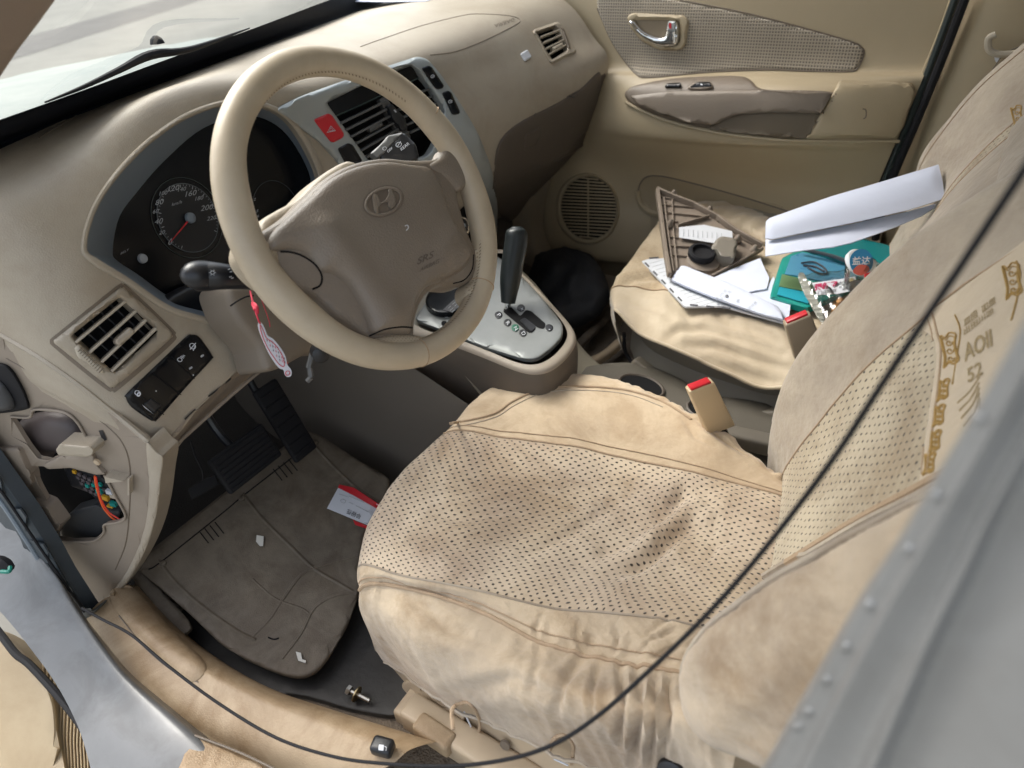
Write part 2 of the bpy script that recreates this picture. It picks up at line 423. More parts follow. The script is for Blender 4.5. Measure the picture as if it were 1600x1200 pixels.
M_['chrome'] = mat('chrome', (.75,.75,.74), .12, metal=1)
M_['steel'] = mat('bolt_steel', (.5,.47,.42), .3, metal=1)
M_['red'] = mat('red_plastic', (.55,.02,.03), .3)
M_['white'] = mat('white_print', (.62,.64,.68), .6)
M_['grey'] = mat('grey_print', (.38,.4,.42), .6)
M_['vane'] = mat('beige_vane', (.42,.37,.29), .4)
M_['vanedk'] = mat('grey_vane', (.10,.10,.098), .4)
M_['door'] = mat('door_plastic', (.40,.325,.21), .5, grain=.2, gscale=500, var=.3, vscale=4, col2=(.33,.26,.165))
M_['arm'] = mat('armrest_plastic', (.17,.135,.10), .45, grain=.3, gscale=520, var=.25, vscale=8)
M_['weave'] = weave('checked_door_cloth', (.36,.31,.235), (.10,.08,.06))
M_['suede'] = mat('dirty_cream_suede', (.63,.50,.345), .93, var=1, vscale=7, col2=(.39,.305,.215), grain=.45, gscale=1300, bump=.5, bscale=34, sheen=.3, stain=1, sscale=4.5)
M_['suede2'] = mat('clean_cream_suede', (.60,.47,.32), .93, stain=.6, sscale=6, var=.7, vscale=8, col2=(.42,.31,.20), bump=.3, bscale=40, sheen=.3)
M_['suedeg'] = mat('greyed_suede', (.44,.37,.28), .93, var=.8, vscale=9, col2=(.30,.245,.19), bump=.3, bscale=60, sheen=.3, stain=.5, sscale=7)
M_['seam'] = mat('seam_piping', (.40,.29,.19), .85, grain=.7, gscale=300)
M_['perf'] = dotted('punched_suede', (.62,.505,.365), (.43,.335,.25), pitch=.0118, rad=.185, hole=(.035,.024,.016), dirt=1, vscale=7)
M_['perf2'] = dotted('punched_suede_backrest', (.52,.44,.31), (.36,.30,.21), pitch=.0135, rad=.155, hole=(.05,.035,.022))
M_['satin'] = mat('seat_cover_satin', (.49,.40,.275), .62, stain=.4, var=.5, vscale=10, col2=(.38,.295,.20), bump=.5, bscale=14, sheen=.3)
M_['gold'] = mat('gold_embroidery', (.42,.26,.07), .55, grain=.9, gscale=700)
M_['goldpale'] = mat('pale_gold_embroidery', (.36,.27,.14), .6, grain=.9, gscale=700)
M_['seatpl'] = mat('seat_base_plastic', (.50,.39,.265), .45, grain=.15, var=.35, vscale=9)
M_['seatgrey'] = mat('grey_beige_seat_vinyl', (.26,.235,.185), .5, grain=.2, var=.2)
M_['carpet'] = mat('brown_carpet', (.13,.105,.08), .98, grain=1, gscale=350, var=.6, vscale=14, col2=(.07,.055,.042), bump=.6, bscale=90)
M_['sillt'] = mat('sill_trim_plastic', (.46,.345,.22), .55, stain=.8, sscale=7, grain=.3, gscale=420, var=.7, vscale=10, col2=(.31,.225,.14))
M_['darkcar'] = mat('dark_carpet', (.06,.053,.045), .95, grain=.8, gscale=400, var=.4, vscale=10)
M_['mat'] = mat('brown_rubber_mat', (.175,.142,.103), .62, var=1, vscale=11, col2=(.10,.08,.057), stain=.7, sscale=11, scol=(.55,.5,.45), grain=.2, gscale=600, bump=.12, bscale=30)
M_['rubber'] = mat('black_rubber', (.012,.012,.014), .7, spec=.25)
M_['paper'] = mat('white_paper', (.60,.64,.76), .8, var=.25, vscale=12, col2=(.50,.53,.62), bump=.25, bscale=16)
M_['paperblk'] = mat('print_ink', (.05,.05,.06), .7)
M_['teal'] = mat('teal_translucent_plastic', (.02,.30,.25), .18, var=.4, vscale=25, col2=(.01,.18,.17), coat=.4)
M_['blue'] = mat('blue_printed_card', (.07,.23,.38), .3, var=.5, vscale=30, col2=(.10,.32,.40))
M_['orange'] = mat('orange_wire', (.85,.12,.02), .4)
M_['yellow'] = mat('yellow_connector', (.6,.33,.03), .4)
M_['green'] = mat('green_print', (.02,.13,.08), .4)
M_['bag'] = mat('dark_bag_film', (.020,.020,.022), .6, bump=1, bscale=14, spec=.3)
M_['dialw'] = mat('dial_white', (.40,.42,.44), .6)
M_['clear'] = glassy('clear_film', (.93,.93,.90), .10, .18)
M_['glass'] = glassy('windshield_glass', (.92,.95,.94), .02, .02)
V3 = Vector
def nz(p, s, o=0): return noise.noise(Vector((p.x*s+o, p.y*s-o, p.z*s)))
# ================================================================== outside
pm_ = mat('concrete_paving', (.20,.195,.172), .9, var=.7, vscale=1.6, col2=(.15,.146,.13), bump=.2, bscale=8)
obj('pavement', [(-300,-300,-.36),(300,-300,-.36),(300,300,-.36),(-300,300,-.36)], [(0,1,2,3)], pm_, kind='structure', smooth=False)
gm = mat('drain_slab', (.09,.085,.08), .8, var=.3, vscale=3)
a0 = Z(-60, 118, -.356); a1 = Z(340, -8, -.356); dv = (a1-a0); nn_ = 26
vs = []; fs = []
wv = V3((-dv.y, dv.x, 0)).normalized()*1.25
for i in range(nn_):
    s = a0+dv*(i/nn_); e = a0+dv*((i+.86)/nn_); b = len(vs); vs += [s, e, e+wv, s+wv]; fs.append((b, b+1, b+2, b+3))
obj('paved_drain_strip', vs, fs, gm, kind='structure', smooth=False)
# ================================================================== car body
car = thing('car_body', 'silver car body shell with open front door, windshield and bare beige floor trim', 'car body', (0,0,-.1))
# bonnet seen through the windshield
rows = []
for x, z in ((-1.18,.775),(-1.35,.80),(-1.6,.79),(-1.95,.74),(-2.25,.62)):
    k = (-x-1.1)*.16
    rows.append([V3((x+.10*((y-.35)/.9)**2+.14, y, z-.07*abs((y-.35)/.95)**3)) for y in (-.5+k*.3, -.2, .1, .4, .7, 1.0, 1.2-k*.3)])
hoodm = mat('reflective_bonnet_paint', (.13,.16,.148), .55, metal=0, var=.8, vscale=9, col2=(.22,.24,.22), spec=.3)
emit('bonnet', displace(fine(rows, 8, 6), lambda u, v, p: .006*nz(p, 4)), hoodm, car)
# black ceramic band + cowl at the glass foot
def wsx(y): return -.77-.50*(y+.33) if y < .42 else -1.145-.36*(y-.42)
ys = [-.40,-.2,0,.2,.4,.6,.8,1.0,1.15]
fr_ = mat('black_glass_frit', (.006,.008,.014), .6, spec=.15)
lo = [(-80,252),(0,222),(130,172),(260,124),(400,73),(540,22),(640,-12),(760,-50)]; up = [(-80,216),(0,187),(130,141),(260,93),(400,43),(520,-2),(620,-36),(740,-74)]
r0 = [Z(a, b, .834) for a, b in lo]; r1 = [Z(a, b, .872) for a, b in up]
emit('windshield_frit', fine([[p+V3((.004,0,-.006)) for p in r0], r0, [(p+q)/2+V3((0,0,-.004)) for p, q in zip(r0, r1)], r1], 4, 6), fr_, car)
g = fine([r1, [V3((p.x+.36, p.y*.95+.02, p.z+.34)) for p in r1]], 2, 4)
emit('windshield', g, M_['glass'], car)
g = fine([[p+V3((-.004,0,-.004)) for p in r1], [p+V3((-.07,0,-.02)) for p in r1], [p+V3((-.16,0,-.05)) for p in r1], [p+V3((-.30,0,-.10)) for p in r1]], 3, 4)
emit('cowl', g, hoodm, car)
tube('wiper', [Z(70,160,.875), Z(130,136,.88), Z(185,110,.885), Z(235,86,.89), Z(300,76,.885), Z(390,44,.88)], [.001,.0025,.004,.006,.004,.001], M_['rubber'], car)
lathe('wiper_pivot', Z(246, 68, .90), V3((0,0,1)), [(0,.010),(.006,.008),(.01,.003)], M_['rubber'], car)
# roof, far windows, unseen rear walls added to block light (keeps the footwell dark)
head = mat('headliner', (.45,.41,.34), .95)
obox('roof', V3((.45,.33,1.30)), V3((1.0,0,0)), V3((0,.74,0)), V3((0,0,.02)), head, car, bev=.01)
obox('rear_light_block', V3((1.45,.33,.5)), V3((.02,0,0)), V3((0,.78,0)), V3((0,0,.62)), head, car, bev=.01)
obox('rear_side_light_block', V3((.98,-.47,.6)), V3((.48,0,0)), V3((0,.015,0)), V3((0,0,.68)), head, car, bev=.005)
obox('tinted_window', V3((.05,1.14,1.09)), V3((1.2,0,0)), V3((0,.003,0)), V3((0,0,.20)), glassy('tinted_glass', (.30,.34,.32), .05, .05), car, bev=0)
obox('far_sill', V3((.1,1.16,.35)), V3((1.3,0,0)), V3((0,.02,0)), V3((0,0,.52)), M_['darkcar'], car, bev=0)
obox('floor_pan', V3((.2,.35,-.05)), V3((1.3,0,0)), V3((0,.80,0)), V3((0,0,.03)), M_['darkcar'], car, bev=0)
# firewall
g = fine([[V3((-1.02, y, .80)) for y in (-.42,0,.4,.8,1.15)], [V3((-1.04, y, .3)) for y in (-.42,0,.4,.8,1.15)], [V3((-.98, y, .12)) for y in (-.42,0,.4,.8,1.15)], [V3((-.80, y, .03)) for y in (-.42,0,.4,.8,1.15)]], 4, 4)
emit('firewall', g, M_['darkcar'], car)
# front passenger footwell carpet
g = fine([[V3((-.92,.40,.30)),V3((-.94,.75,.30)),V3((-.92,1.12,.32))],[V3((-.74,.38,.13)),V3((-.76,.75,.13)),V3((-.74,1.12,.16))],[V3((-.55,.34,.09)),V3((-.55,.75,.08)),V3((-.55,1.12,.10))],[V3((.3,.20,.09)),V3((.3,.75,.08)),V3((.3,1.12,.08))]], 8, 8)
emit('footwell_carpet', displace(g, lambda u,v,p: .006*nz(p,12)), M_['carpet'], car)
# driver floor carpet
g = fine([[V3((-.78,-.40,.10)),V3((-.78,-.1,.10)),V3((-.78,.24,.10))],[V3((-.6,-.38,.045)),V3((-.6,-.1,.04)),V3((-.6,.24,.04))],[V3((.4,-.40,.045)),V3((.4,-.1,.04)),V3((.4,.24,.04))]], 8, 8)
emit('driver_carpet', displace(g, lambda u,v,p: .005*nz(p,12)), mat('dusty_carpet', (.20,.155,.11), .98, grain=1, gscale=300, var=.7, vscale=12, col2=(.10,.08,.06), bump=.5, bscale=80), car)
flz = lambda a, b: Z(a, b, .055)
PLF = Plane(V3((0,0,.052)), V3((1,0,.052)), V3((0,1,.052)))
drape('rubber_floor_liner', smooth_px([(230,930),(300,900),(600,760),(760,900),(760,1080),(640,1118),(560,1112),(480,1090),(400,1078),(330,1050),(282,1000)], 5), PLF, mat('black_floor_liner', (.032,.029,.026), .55, var=.6, vscale=12, bump=.2, bscale=40), car, thick=.006, bev=5)
# sill trim: long beige moulding with raised inner roll
rows = [[Z(128,985,.10),Z(150,1035,.10),Z(205,1095,.10),Z(290,1150,.10),Z(390,1195,.10),Z(520,1240,.10)],
        [Z(136,966,.135),Z(178,1016,.135),Z(240,1070,.135),Z(320,1122,.135),Z(430,1168,.135),Z(560,1215,.135)],
        [Z(150,945,.15),Z(215,1000,.15),Z(285,1050,.15),Z(370,1100,.15),Z(480,1146,.15),Z(610,1196,.15)],
        [Z(175,930,.152),Z(235,985,.152),Z(305,1035,.152),Z(400,1083,.152),Z(500,1122,.152),Z(640,1172,.152)],
        [Z(215,915,.12),Z(262,972,.12),Z(325,1022,.12),Z(415,1073,.12),Z(520,1110,.12),Z(680,1160,.12)],
        [Z(225,915,.05),Z(272,972,.05),Z(335,1025,.05),Z(425,1078,.05),Z(530,1114,.05),Z(690,1165,.05)]]
st = emit('sill_trim', fine(rows, 8, 10), M_['sillt'], car)
sf = Surf(st)
seam('sill_trim_groove', [(186,962),(225,1010),(270,1048),(310,1066)], sf, .0012, M_['arm'], st, off=0)
seam('sill_trim_groove', [(303,1060),(320,1046)], sf, .001, M_['arm'], st, off=0)
drape('sill_hump', smooth_px([(172,926),(205,915),(240,950),(285,1000),(322,1040),(300,1066),(262,1040),(215,990),(185,958)], 5), sf, M_['sillt'], st, off=.001, dome=.006, thick=.004)
# near painted sill & jamb
rows = [[V3(Z(-260,700,.30)),Z(-60,890,.24),Z(60,1030,.18),Z(120,1130,.14),Z(150,1230,.12),Z(190,1330,.1)],
        [Z(-200,660,.33),Z(0,842,.27),Z(80,960,.21),Z(150,1070,.16),Z(215,1170,.14),Z(300,1300,.12)],
        [Z(-150,620,.34),Z(30,830,.28),Z(105,935,.22),Z(180,1045,.17),Z(270,1130,.15),Z(380,1250,.13)],
        [Z(-120,600,.33),Z(52,845,.26),Z(125,955,.20),Z(200,1052,.155),Z(295,1133,.135),Z(420,1240,.12)],
        [Z(-100,590,.30),Z(60,850,.24),Z(133,962,.18),Z(205,1052,.14),Z(300,1132,.12),Z(430,1235,.10)]]
jamb = emit('painted_sill', displace(fine(rows, 8, 10), lambda u,v,p: .0015*nz(p,14)), mat('sill_paint', (.168,.172,.172), .38, metal=.25, coat=.2, var=.6, vscale=9, col2=(.118,.12,.12), stain=.5, sscale=14, scol=(.6,.58,.55)), car)
# dark jamb strip with ribs next to the dashboard side
PLJ = Plane(Y(0,740,-.412), Y(135,968,-.425), Y(20,850,-.43))
def strip(name, px, mt, par, off=0, **kw): return drape(name, px, PLJ, mt, par, off=off, **kw)
strip('jamb_seal', rounded([(-60,660),(0,745),(40,800),(75,855),(100,900),(141,962),(128,978),(90,930),(40,868),(0,822),(-60,760)], 8), M_['paintdk'], car, off=-.004, thick=.02, bev=8)
tube('seal_rib', [PLJ.at(a, b, -.003)[0] for a, b in ((-40,738),(0,782),(40,842),(80,905),(126,968))], .0035, M_['bezel'], car)
tube('seal_rib', [PLJ.at(a, b, -.003)[0] for a, b in ((-40,720),(0,765),(45,830),(86,890),(132,956))], .002, M_['rubber'], car)
drape('scuff_plate', rounded([(300,1146),(316,1152),(400,1190),(470,1235),(250,1260),(284,1190)], 6), Plane(Z(300,1146,.135), Z(470,1235,.125), Z(284,1190,.14)), M_['sillt'], car, off=.006, thick=.006, bev=3)
tube('scuff_edge', [Z(a, b, .143) for a, b in ((305,1149),(380,1178),(470,1222))], .0018, M_['arm'], car)
# wire plug poking out of the jamb
pg = tube('jamb_plug', [Z(-12,878,.30), Z(4,880,.30), Z(16,889,.295)], [.009,.010,.007], M_['rubber'], car)
tube('plug_ring', [Z(2,893,.305), Z(14,893,.305), Z(16,886,.305)], .003, mat('teal_ring', (.01,.20,.15), .4), pg)
# grey B pillar close to the camera: flange with spot welds, steps
PB = Plane(Y(1600,500,-.395), Y(1190,1200,-.385), Y(1600,1100,-.42))
edge = [(1690,340),(1600,502),(1530,628),(1450,762),(1400,845),(1340,938),(1280,1042),(1230,1130),(1185,1210),(1130,1300)]
prof = [(0,-.022),(2,0),(36,.0008),(50,.002),(64,.0),(88,-.004),(112,-.006),(134,-.004),(152,-.012),(176,-.015),(300,-.016),(470,-.018),(640,-.02)]
rows = []
for o, h in prof:
    r = []
    for (x, y) in edge:
        s = .72 if y < 700 else .72+.45*(y-700)/500
        r.append(PB.at(x+o*s*.92, y+o*s*.42, h)[0])
    rows.append(r)
bpl = emit('centre_pillar', fine(rows, 5, 8), M_['paint'], car, angle=60)
sb = Surf(bpl)
for (x, y) in ((1529,652),(1462,773),(1419,858),(1357,945),(1320,1010),(1289,1062),(1261,1112),(1244,1135)):
    drape('spot_weld', smooth_px([(x-11,y-2),(x-1,y-8),(x+11,y-2),(x+4,y+7),(x-7,y+6)], 4), sb, M_['paint'], bpl, off=.0002, dome=.0012, thick=0)
# windshield-side pillar trim, top left
PA = Plane(D(90,0,.62), D(0,120,.62), D(0,0,.56))
drape('front_pillar_trim', [(-300,-260),(250,-260),(86,0),(60,36),(28,78),(0,120),(-120,280),(-300,420)], PA, mat('pillar_trim', (.30,.235,.19), .6, grain=.2), car, off=0, thick=.03, bev=10)
# far centre pillar trim + weather strip + belt guide
rows = [[Y(a,b,1.10) for a,b in ((1525,-40),(1470,90),(1420,220),(1385,330),(1360,420))],
        [Y(a,b,1.04) for a,b in ((1560,-40),(1505,90),(1455,220),(1420,330),(1390,430))],
        [Y(a,b,1.03) for a,b in ((1640,-40),(1600,90),(1560,220),(1520,330),(1480,430))],
        [Y(a,b,1.06) for a,b in ((1760,-40),(1720,90),(1690,220),(1650,330),(1600,430))]]
fp = emit('far_pillar_trim', fine(rows, 8, 8), M_['door'], car)
tube('weather_strip', [Y(a,b,1.035) for a,b in ((1522,-40),(1507,0),(1472,92),(1432,190),(1402,260),(1380,318),(1362,400))], .008, M_['rubber'], car)
tube('weather_strip', [Y(a,b,1.045) for a,b in ((1506,-40),(1492,0),(1458,92),(1420,190),(1392,258),(1370,318),(1350,400))], .007, mat('green_grey_seal', (.02,.03,.028), .5), car)
bg_ = tube('belt_guide', [Y(a,b,1.0) for a,b in ((1556,54),(1545,60),(1545,76),(1556,84),(1580,84),(1600,80))], .006, mat('guide_plastic', (.42,.37,.29), .5), car)
drape('painted_sun_dot', smooth_px([(1553,84),(1562,84),(1560,94),(1556,97)], 3), Plane(Y(1550,80,1.02),Y(1570,80,1.02),Y(1560,100,1.02)), M_['white'], car, thick=.001)  # sunlit dot by the belt guide, painted as a white patch
tube('pillar_trim_gap', [Y(a,b,1.012) for a,b in ((1600,70),(1570,84),(1550,110))], .001, M_['arm'], car)
# ================================================================== dashboard
dash = thing('dashboard', 'beige moulded dashboard with silver centre panel, air vents and dials behind the steering wheel', 'dashboard', (-.7,.35,.4))
prof = {
 -.348:[(-.712,.828),(-.712,.80),(-.715,.76),(-.72,.71),(-.725,.65),(-.73,.598),(-.74,.58)],
 -.325:[(-.72,.83),(-.69,.812),(-.667,.775),(-.65,.72),(-.635,.66),(-.61,.553),(-.625,.53)],
 -.28:[(-.735,.83),(-.69,.817),(-.64,.785),(-.61,.715),(-.59,.62),(-.560,.484),(-.598,.425)],
 -.2: [(-.765,.83),(-.715,.824),(-.655,.80),(-.615,.73),(-.597,.62),(-.566,.496),(-.602,.434)],
 -.05:[(-.82,.83),(-.765,.836),(-.70,.835),(-.66,.74),(-.615,.61),(-.578,.518),(-.61,.455)],
 .1:  [(-.873,.83),(-.80,.84),(-.715,.835),(-.69,.74),(-.655,.61),(-.60,.51),(-.63,.44)],
 .25: [(-.924,.83),(-.85,.837),(-.725,.805),(-.71,.735),(-.68,.60),(-.64,.48),(-.66,.40)],
 .42: [(-.98,.83),(-.88,.837),(-.715,.803),(-.69,.735),(-.66,.60),(-.64,.48),(-.66,.38)],
 .58: [(-1.035,.83),(-.90,.838),(-.72,.81),(-.668,.735),(-.635,.62),(-.65,.50),(-.72,.37)],
 .8:  [(-1.11,.83),(-.92,.848),(-.71,.828),(-.62,.745),(-.585,.65),(-.62,.50),(-.72,.36)],
 .95: [(-1.155,.83),(-.92,.852),(-.70,.835),(-.60,.75),(-.55,.67),(-.60,.50),(-.72,.36)],
 1.05:[(-1.19,.83),(-.92,.852),(-.68,.838),(-.575,.75),(-.535,.68),(-.60,.50),(-.73,.36)]}
ky = sorted(prof)
rows = [[V3((prof[y][k][0], y, prof[y][k][1])) for y in ky] for k in range(7)]
rows.insert(6, [p+V3((-.008,0,-.013)) for p in rows[5]])
g = fine(rows, 26, 28)
CL = smooth_px([(131,385),(150,318),(200,250),(262,198),(322,168),(380,158),(440,176),(480,222),(505,290),(470,340),(440,420),(360,450),(352,500),(300,495),(255,478),(200,440),(150,410)], 5)
VL = rounded([(108,523),(188,460),(250,518),(180,588)], 10)
VR = rounded([(836,48),(869,38),(896,80),(862,95)], 6)
CP = rounded([(500,158),(642,93),(700,168),(692,250),(625,278),(562,264)], 8)
pad = emit('dash_panel', g, M_['dash'], dash, cut=(CL, VL, VR, CP), angle=60)
SD = Surf(emit('tmp', g, M_['dash'], dash)); t_ = bpy.data.objects['tmp']; bpy.data.objects.remove(t_)
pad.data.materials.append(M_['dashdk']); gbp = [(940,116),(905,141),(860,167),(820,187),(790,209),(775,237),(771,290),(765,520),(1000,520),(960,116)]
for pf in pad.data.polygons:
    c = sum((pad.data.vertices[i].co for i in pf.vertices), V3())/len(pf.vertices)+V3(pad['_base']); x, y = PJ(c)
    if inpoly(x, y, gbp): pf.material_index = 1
# lower, darker half of the dash and the glove box
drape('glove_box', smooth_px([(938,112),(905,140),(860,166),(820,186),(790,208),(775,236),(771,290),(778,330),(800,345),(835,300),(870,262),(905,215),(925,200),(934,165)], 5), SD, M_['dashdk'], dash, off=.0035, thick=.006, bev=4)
gb = Surf(bpy.data.objects['glove_box'])
drape('glove_box_latch', rounded([(820,210),(846,197),(846,212),(838,228),(818,236)], 5), gb, M_['dashdk'], bpy.data.objects['glove_box'], off=.002, thick=.003, bev=2)
seam('glove_box_gap', [(898,152),(880,150),(850,160),(835,180)], gb, .0015, M_['black'], bpy.data.objects['glove_box'])
# passenger airbag outline
seam('airbag_seam', [(563,73),(600,60),(660,40),(720,25),(745,22),(790,24),(808,28),(812,34),(800,42),(760,62),(720,78),(700,83),(672,86)], SD, .0009, M_['arm'], dash, off=.0)
writing('AIRBAG', (772,38), (9,-3), (2,8), SD, M_['arm'], dash)
seam('top_crease', [(60,213-6),(120,180),(62,215)], SD, .0008, M_['arm'], dash)
drape('dash_sticker', rounded([(813,84),(824,77),(831,89),(820,96)], 3), SD, M_['white'], dash, off=.003, thick=.003, bev=1)
# ---- vents
def vent(px_frame, px_hole, mat_f, par, surf, n, vane_m, name='air_vent', a=None, b=None, depth=.03, off=.004):
    fr = drape(name, px_frame, surf, mat_f, par, off=off, thick=.012, bev=3, holes=[px_hole])
    return fr
PV = Plane(SD.at(113,523)[0], SD.at(188,460)[0], SD.at(180,588)[0])
rim_o = smooth_px([(84,533),(96,522),(180,455),(190,450),(200,454),(262,512),(268,523),(262,534),(186,600),(176,605),(165,601),(95,545)], 4)
hole = rounded([(111,525),(187,464),(246,518),(180,583)], 4)
v1 = drape('air_vent', rim_o, SD, M_['dash'], dash, off=.0045, thick=.014, bev=5, holes=[hole], res=6)
drape('vent_groove', smooth_px([(78,533),(92,519),(180,449),(192,445),(203,450),(268,512),(274,523),(268,538),(188,607),(176,611),(162,606),(90,548)], 4), SD, M_['arm'], v1, off=.0008, thick=.004, holes=[rim_o])
def recess(name, px, pl, par, depth=.03, m_='matteblk'):
    q = pl.shift(-depth); vs = [pl.at(*p, -.004)[0] for p in px]; n = len(vs)
    nrm = pl.n; vs += [v-nrm*depth for v in vs[:n]]
    fs = [(i, (i+1)%n, n+(i+1)%n, n+i) for i in range(n)]+[list(range(n, 2*n))]
    return obj(name, vs, fs, M_[m_], par, smooth=False)
recess('vent_duct', hole, PV, v1)
for (a, b) in (((117,535),(194,471)), ((138,551),(211,486)), ((157,566),(227,500)), ((173,580),(243,513))):
    p, q = PV.at(*a, -.001)[0], PV.at(*b, -.001)[0]
    ax = (q-p); obox('vent_vane', (p+q)/2, ax*.5, ax.cross(PV.n).normalized()*.0016, PV.n*.005, M_['vane'], v1, bev=.0008)
for k in range(5):
    t = (k+.6)/5.4; a = Vector((187,464)).lerp(Vector((246,518)), t); b = Vector((111,525)).lerp(Vector((180,583)), t)
for k in range(4):
    t = (k+1)/5; a = Vector((111,525)).lerp(Vector((187,464)), t); b = Vector((180,583)).lerp(Vector((246,518)), t)
    p, q = PV.at(*a, -.016)[0], PV.at(*b, -.016)[0]; ax = q-p
    obox('vent_fin', (p+q)/2, ax*.5, ax.cross(PV.n).normalized()*.0008, PV.n*.006, M_['black'], v1, bev=0)
tb = drape('vent_tab', rounded([(180,531),(203,511),(211,518),(207,524),(188,541),(181,538)], 3), PV, M_['dash'], v1, off=.008, thick=.01, bev=3)
wh = drape('vent_wheel', rounded([(116,541),(124,536),(160,571),(164,582),(156,583),(122,556)], 5), SD, M_['vane'], v1, off=.0065, thick=.006, bev=4, dome=.002)
for k in range(11):
    t = (k+.5)/11; x = 121+36*t; y = 541+36*t
    p, q = SD.at(x-1, y+7, .0085)[0], SD.at(x+6, y, .0085)[0]
    tube('wheel_ridge', [p, q], .0006, M_['arm'], wh, n=4, sub=1)
# right vent
SR = Plane(SD.at(834,48)[0], SD.at(870,36)[0], SD.at(862,98)[0])
ro = rounded([(831,47),(873,33),(902,81),(861,101)], 7); rh = rounded([(838,50),(868,40),(887,78),(861,94)], 3)
v2 = drape('air_vent', ro, SD, M_['dash'], dash, off=.0045, thick=.012, bev=3, holes=[rh])
recess('vent_duct', rh, SR, v2)
for t in (.22,.42,.62,.82):
    a = Vector((838,50)).lerp(Vector((861,94)), t); b = Vector((868,40)).lerp(Vector((887,78)), t)
    p, q = SR.at(*a, -.001)[0], SR.at(*b, -.001)[0]; ax = q-p
    obox('vent_vane', (p+q)/2, ax*.5, ax.cross(SR.n).normalized()*.0017, SR.n*.005, M_['vane'], v2, bev=.0006)
drape('vent_tab', rounded([(862,74),(878,66),(881,71),(866,79)], 2), SR, M_['vane'], v2, off=.005, thick=.008, bev=1.5)
drape('vent_wheel', rounded([(876,42),(881,44),(893,76),(888,76)], 3), SR, M_['arm'], v2, off=.008, thick=.004, bev=1.5)
# ---- switch panel
SWP = smooth_px([(197,622),(199,614),(245,570),(290,527),(300,523),(310,525),(322,540),(332,556),(330,563),(290,606),(248,654),(241,658),(232,655),(205,636)], 4)
PS = SD
sw = drape('switch_panel', SWP, PS, M_['gloss'], dash, off=.0045, thick=.01, bev=4)
for a, b in (((210,612),(256,648)), ((240,584),(283,617)), ((268,557),(304,592))):
    tube('switch_gap', [PS.at(*a, .0052)[0], PS.at(*b, .0052)[0]], .0006, M_['matteblk'], sw, n=5, sub=1)
for a in ((244,611),(302,586)):
    drape('switch_dot', smooth_px([(a[0]-1.2,a[1]),(a[0],a[1]-1.2),(a[0]+1.2,a[1]),(a[0],a[1]+1.2)],3), PS, M_['white'], sw, off=.0054, thick=0)
drape('dimmer_wheel', rounded([(224,631),(237,622),(253,633),(242,646)], 3), PS, M_['black'], sw, off=.0065, thick=.003, bev=2)
drape('dimmer_scale', [(222,632),(240,647),(226,637)], PS, M_['white'], sw, off=.0054, thick=0)
for a in ((298,576),(316,557)): drape('switch_lamp', rounded([(a[0]-3,a[1]-1),(a[0]+2,a[1]-4),(a[0]+3,a[1]-1),(a[0]-2,a[1]+2)],1), PS, M_['grey'], sw, off=.0054, thick=0)
def loopmark(name, c, rx, ry, ang, surf, mt, par, r=.0005, off=.008, n=14, a0=0, a1=2*math.pi):
    pts = []
    for k in range(n+1):
        t = a0+(a1-a0)*k/n; x = rx*math.cos(t); y = ry*math.sin(t)
        pts.append(surf.at(c[0]+x*math.cos(ang)-y*math.sin(ang), c[1]+x*math.sin(ang)+y*math.cos(ang), off)[0])
    return tube(name, pts, r, mt, par, n=5, sub=1)
# icons: fog lamp, screen washer, dimmer lamp
loopmark('icon', (301,541), 5, 4, .6, PS, M_['white'], sw, off=.0055); tube('icon', [PS.at(297,546,.0055)[0], PS.at(306,536,.0055)[0]], .0006, M_['white'], sw, n=5, sub=1); tube('icon', [PS.at(302,548,.0055)[0], PS.at(305,540,.0055)[0]], .0005, M_['white'], sw, n=5, sub=1)
loopmark('icon', (281,562), 3.6, 3, .2, PS, M_['white'], sw, off=.0055)
for k in range(3): tube('icon', [PS.at(282+k*2,557-k,.0055)[0], PS.at(287+k,560-k*2,.0055)[0]], .0005, M_['white'], sw, n=5, sub=1)
loopmark('icon', (215,614), 4.5, 3.5, .5, PS, M_['white'], sw, off=.0055); loopmark('icon', (217,616), 2, 3, .5, PS, M_['white'], sw, r=.0009, off=.0055)
# ---- trim below the face: lower panel with slots
PLW = Plane(V3((-.55,-.28,.50)), V3((-.575,.0,.47)), V3((-.62,-.28,.40)))
lp = drape('lower_panel', rounded([(240,700),(300,644),(355,594),(402,553),(408,580),(372,606),(330,643),(268,700),(262,712),(248,730)], 4), SD, M_['sidep'], dash, off=.0012, thick=.004, bev=1.5)
for px in ([(288,654),(305,638),(306,640),(289,657)], [(325,619),(360,590),(362,592),(327,622)], [(391,566),(397,561),(401,571),(395,577)]):
    drape('panel_slot', px, SD, M_['black'], lp, off=.0022, thick=0)
tube('lower_panel_edge', [SD.at(a,b,.001)[0] for a,b in ((266,702),(330,645),(372,608),(408,578))], .003, M_['sidep'], lp)
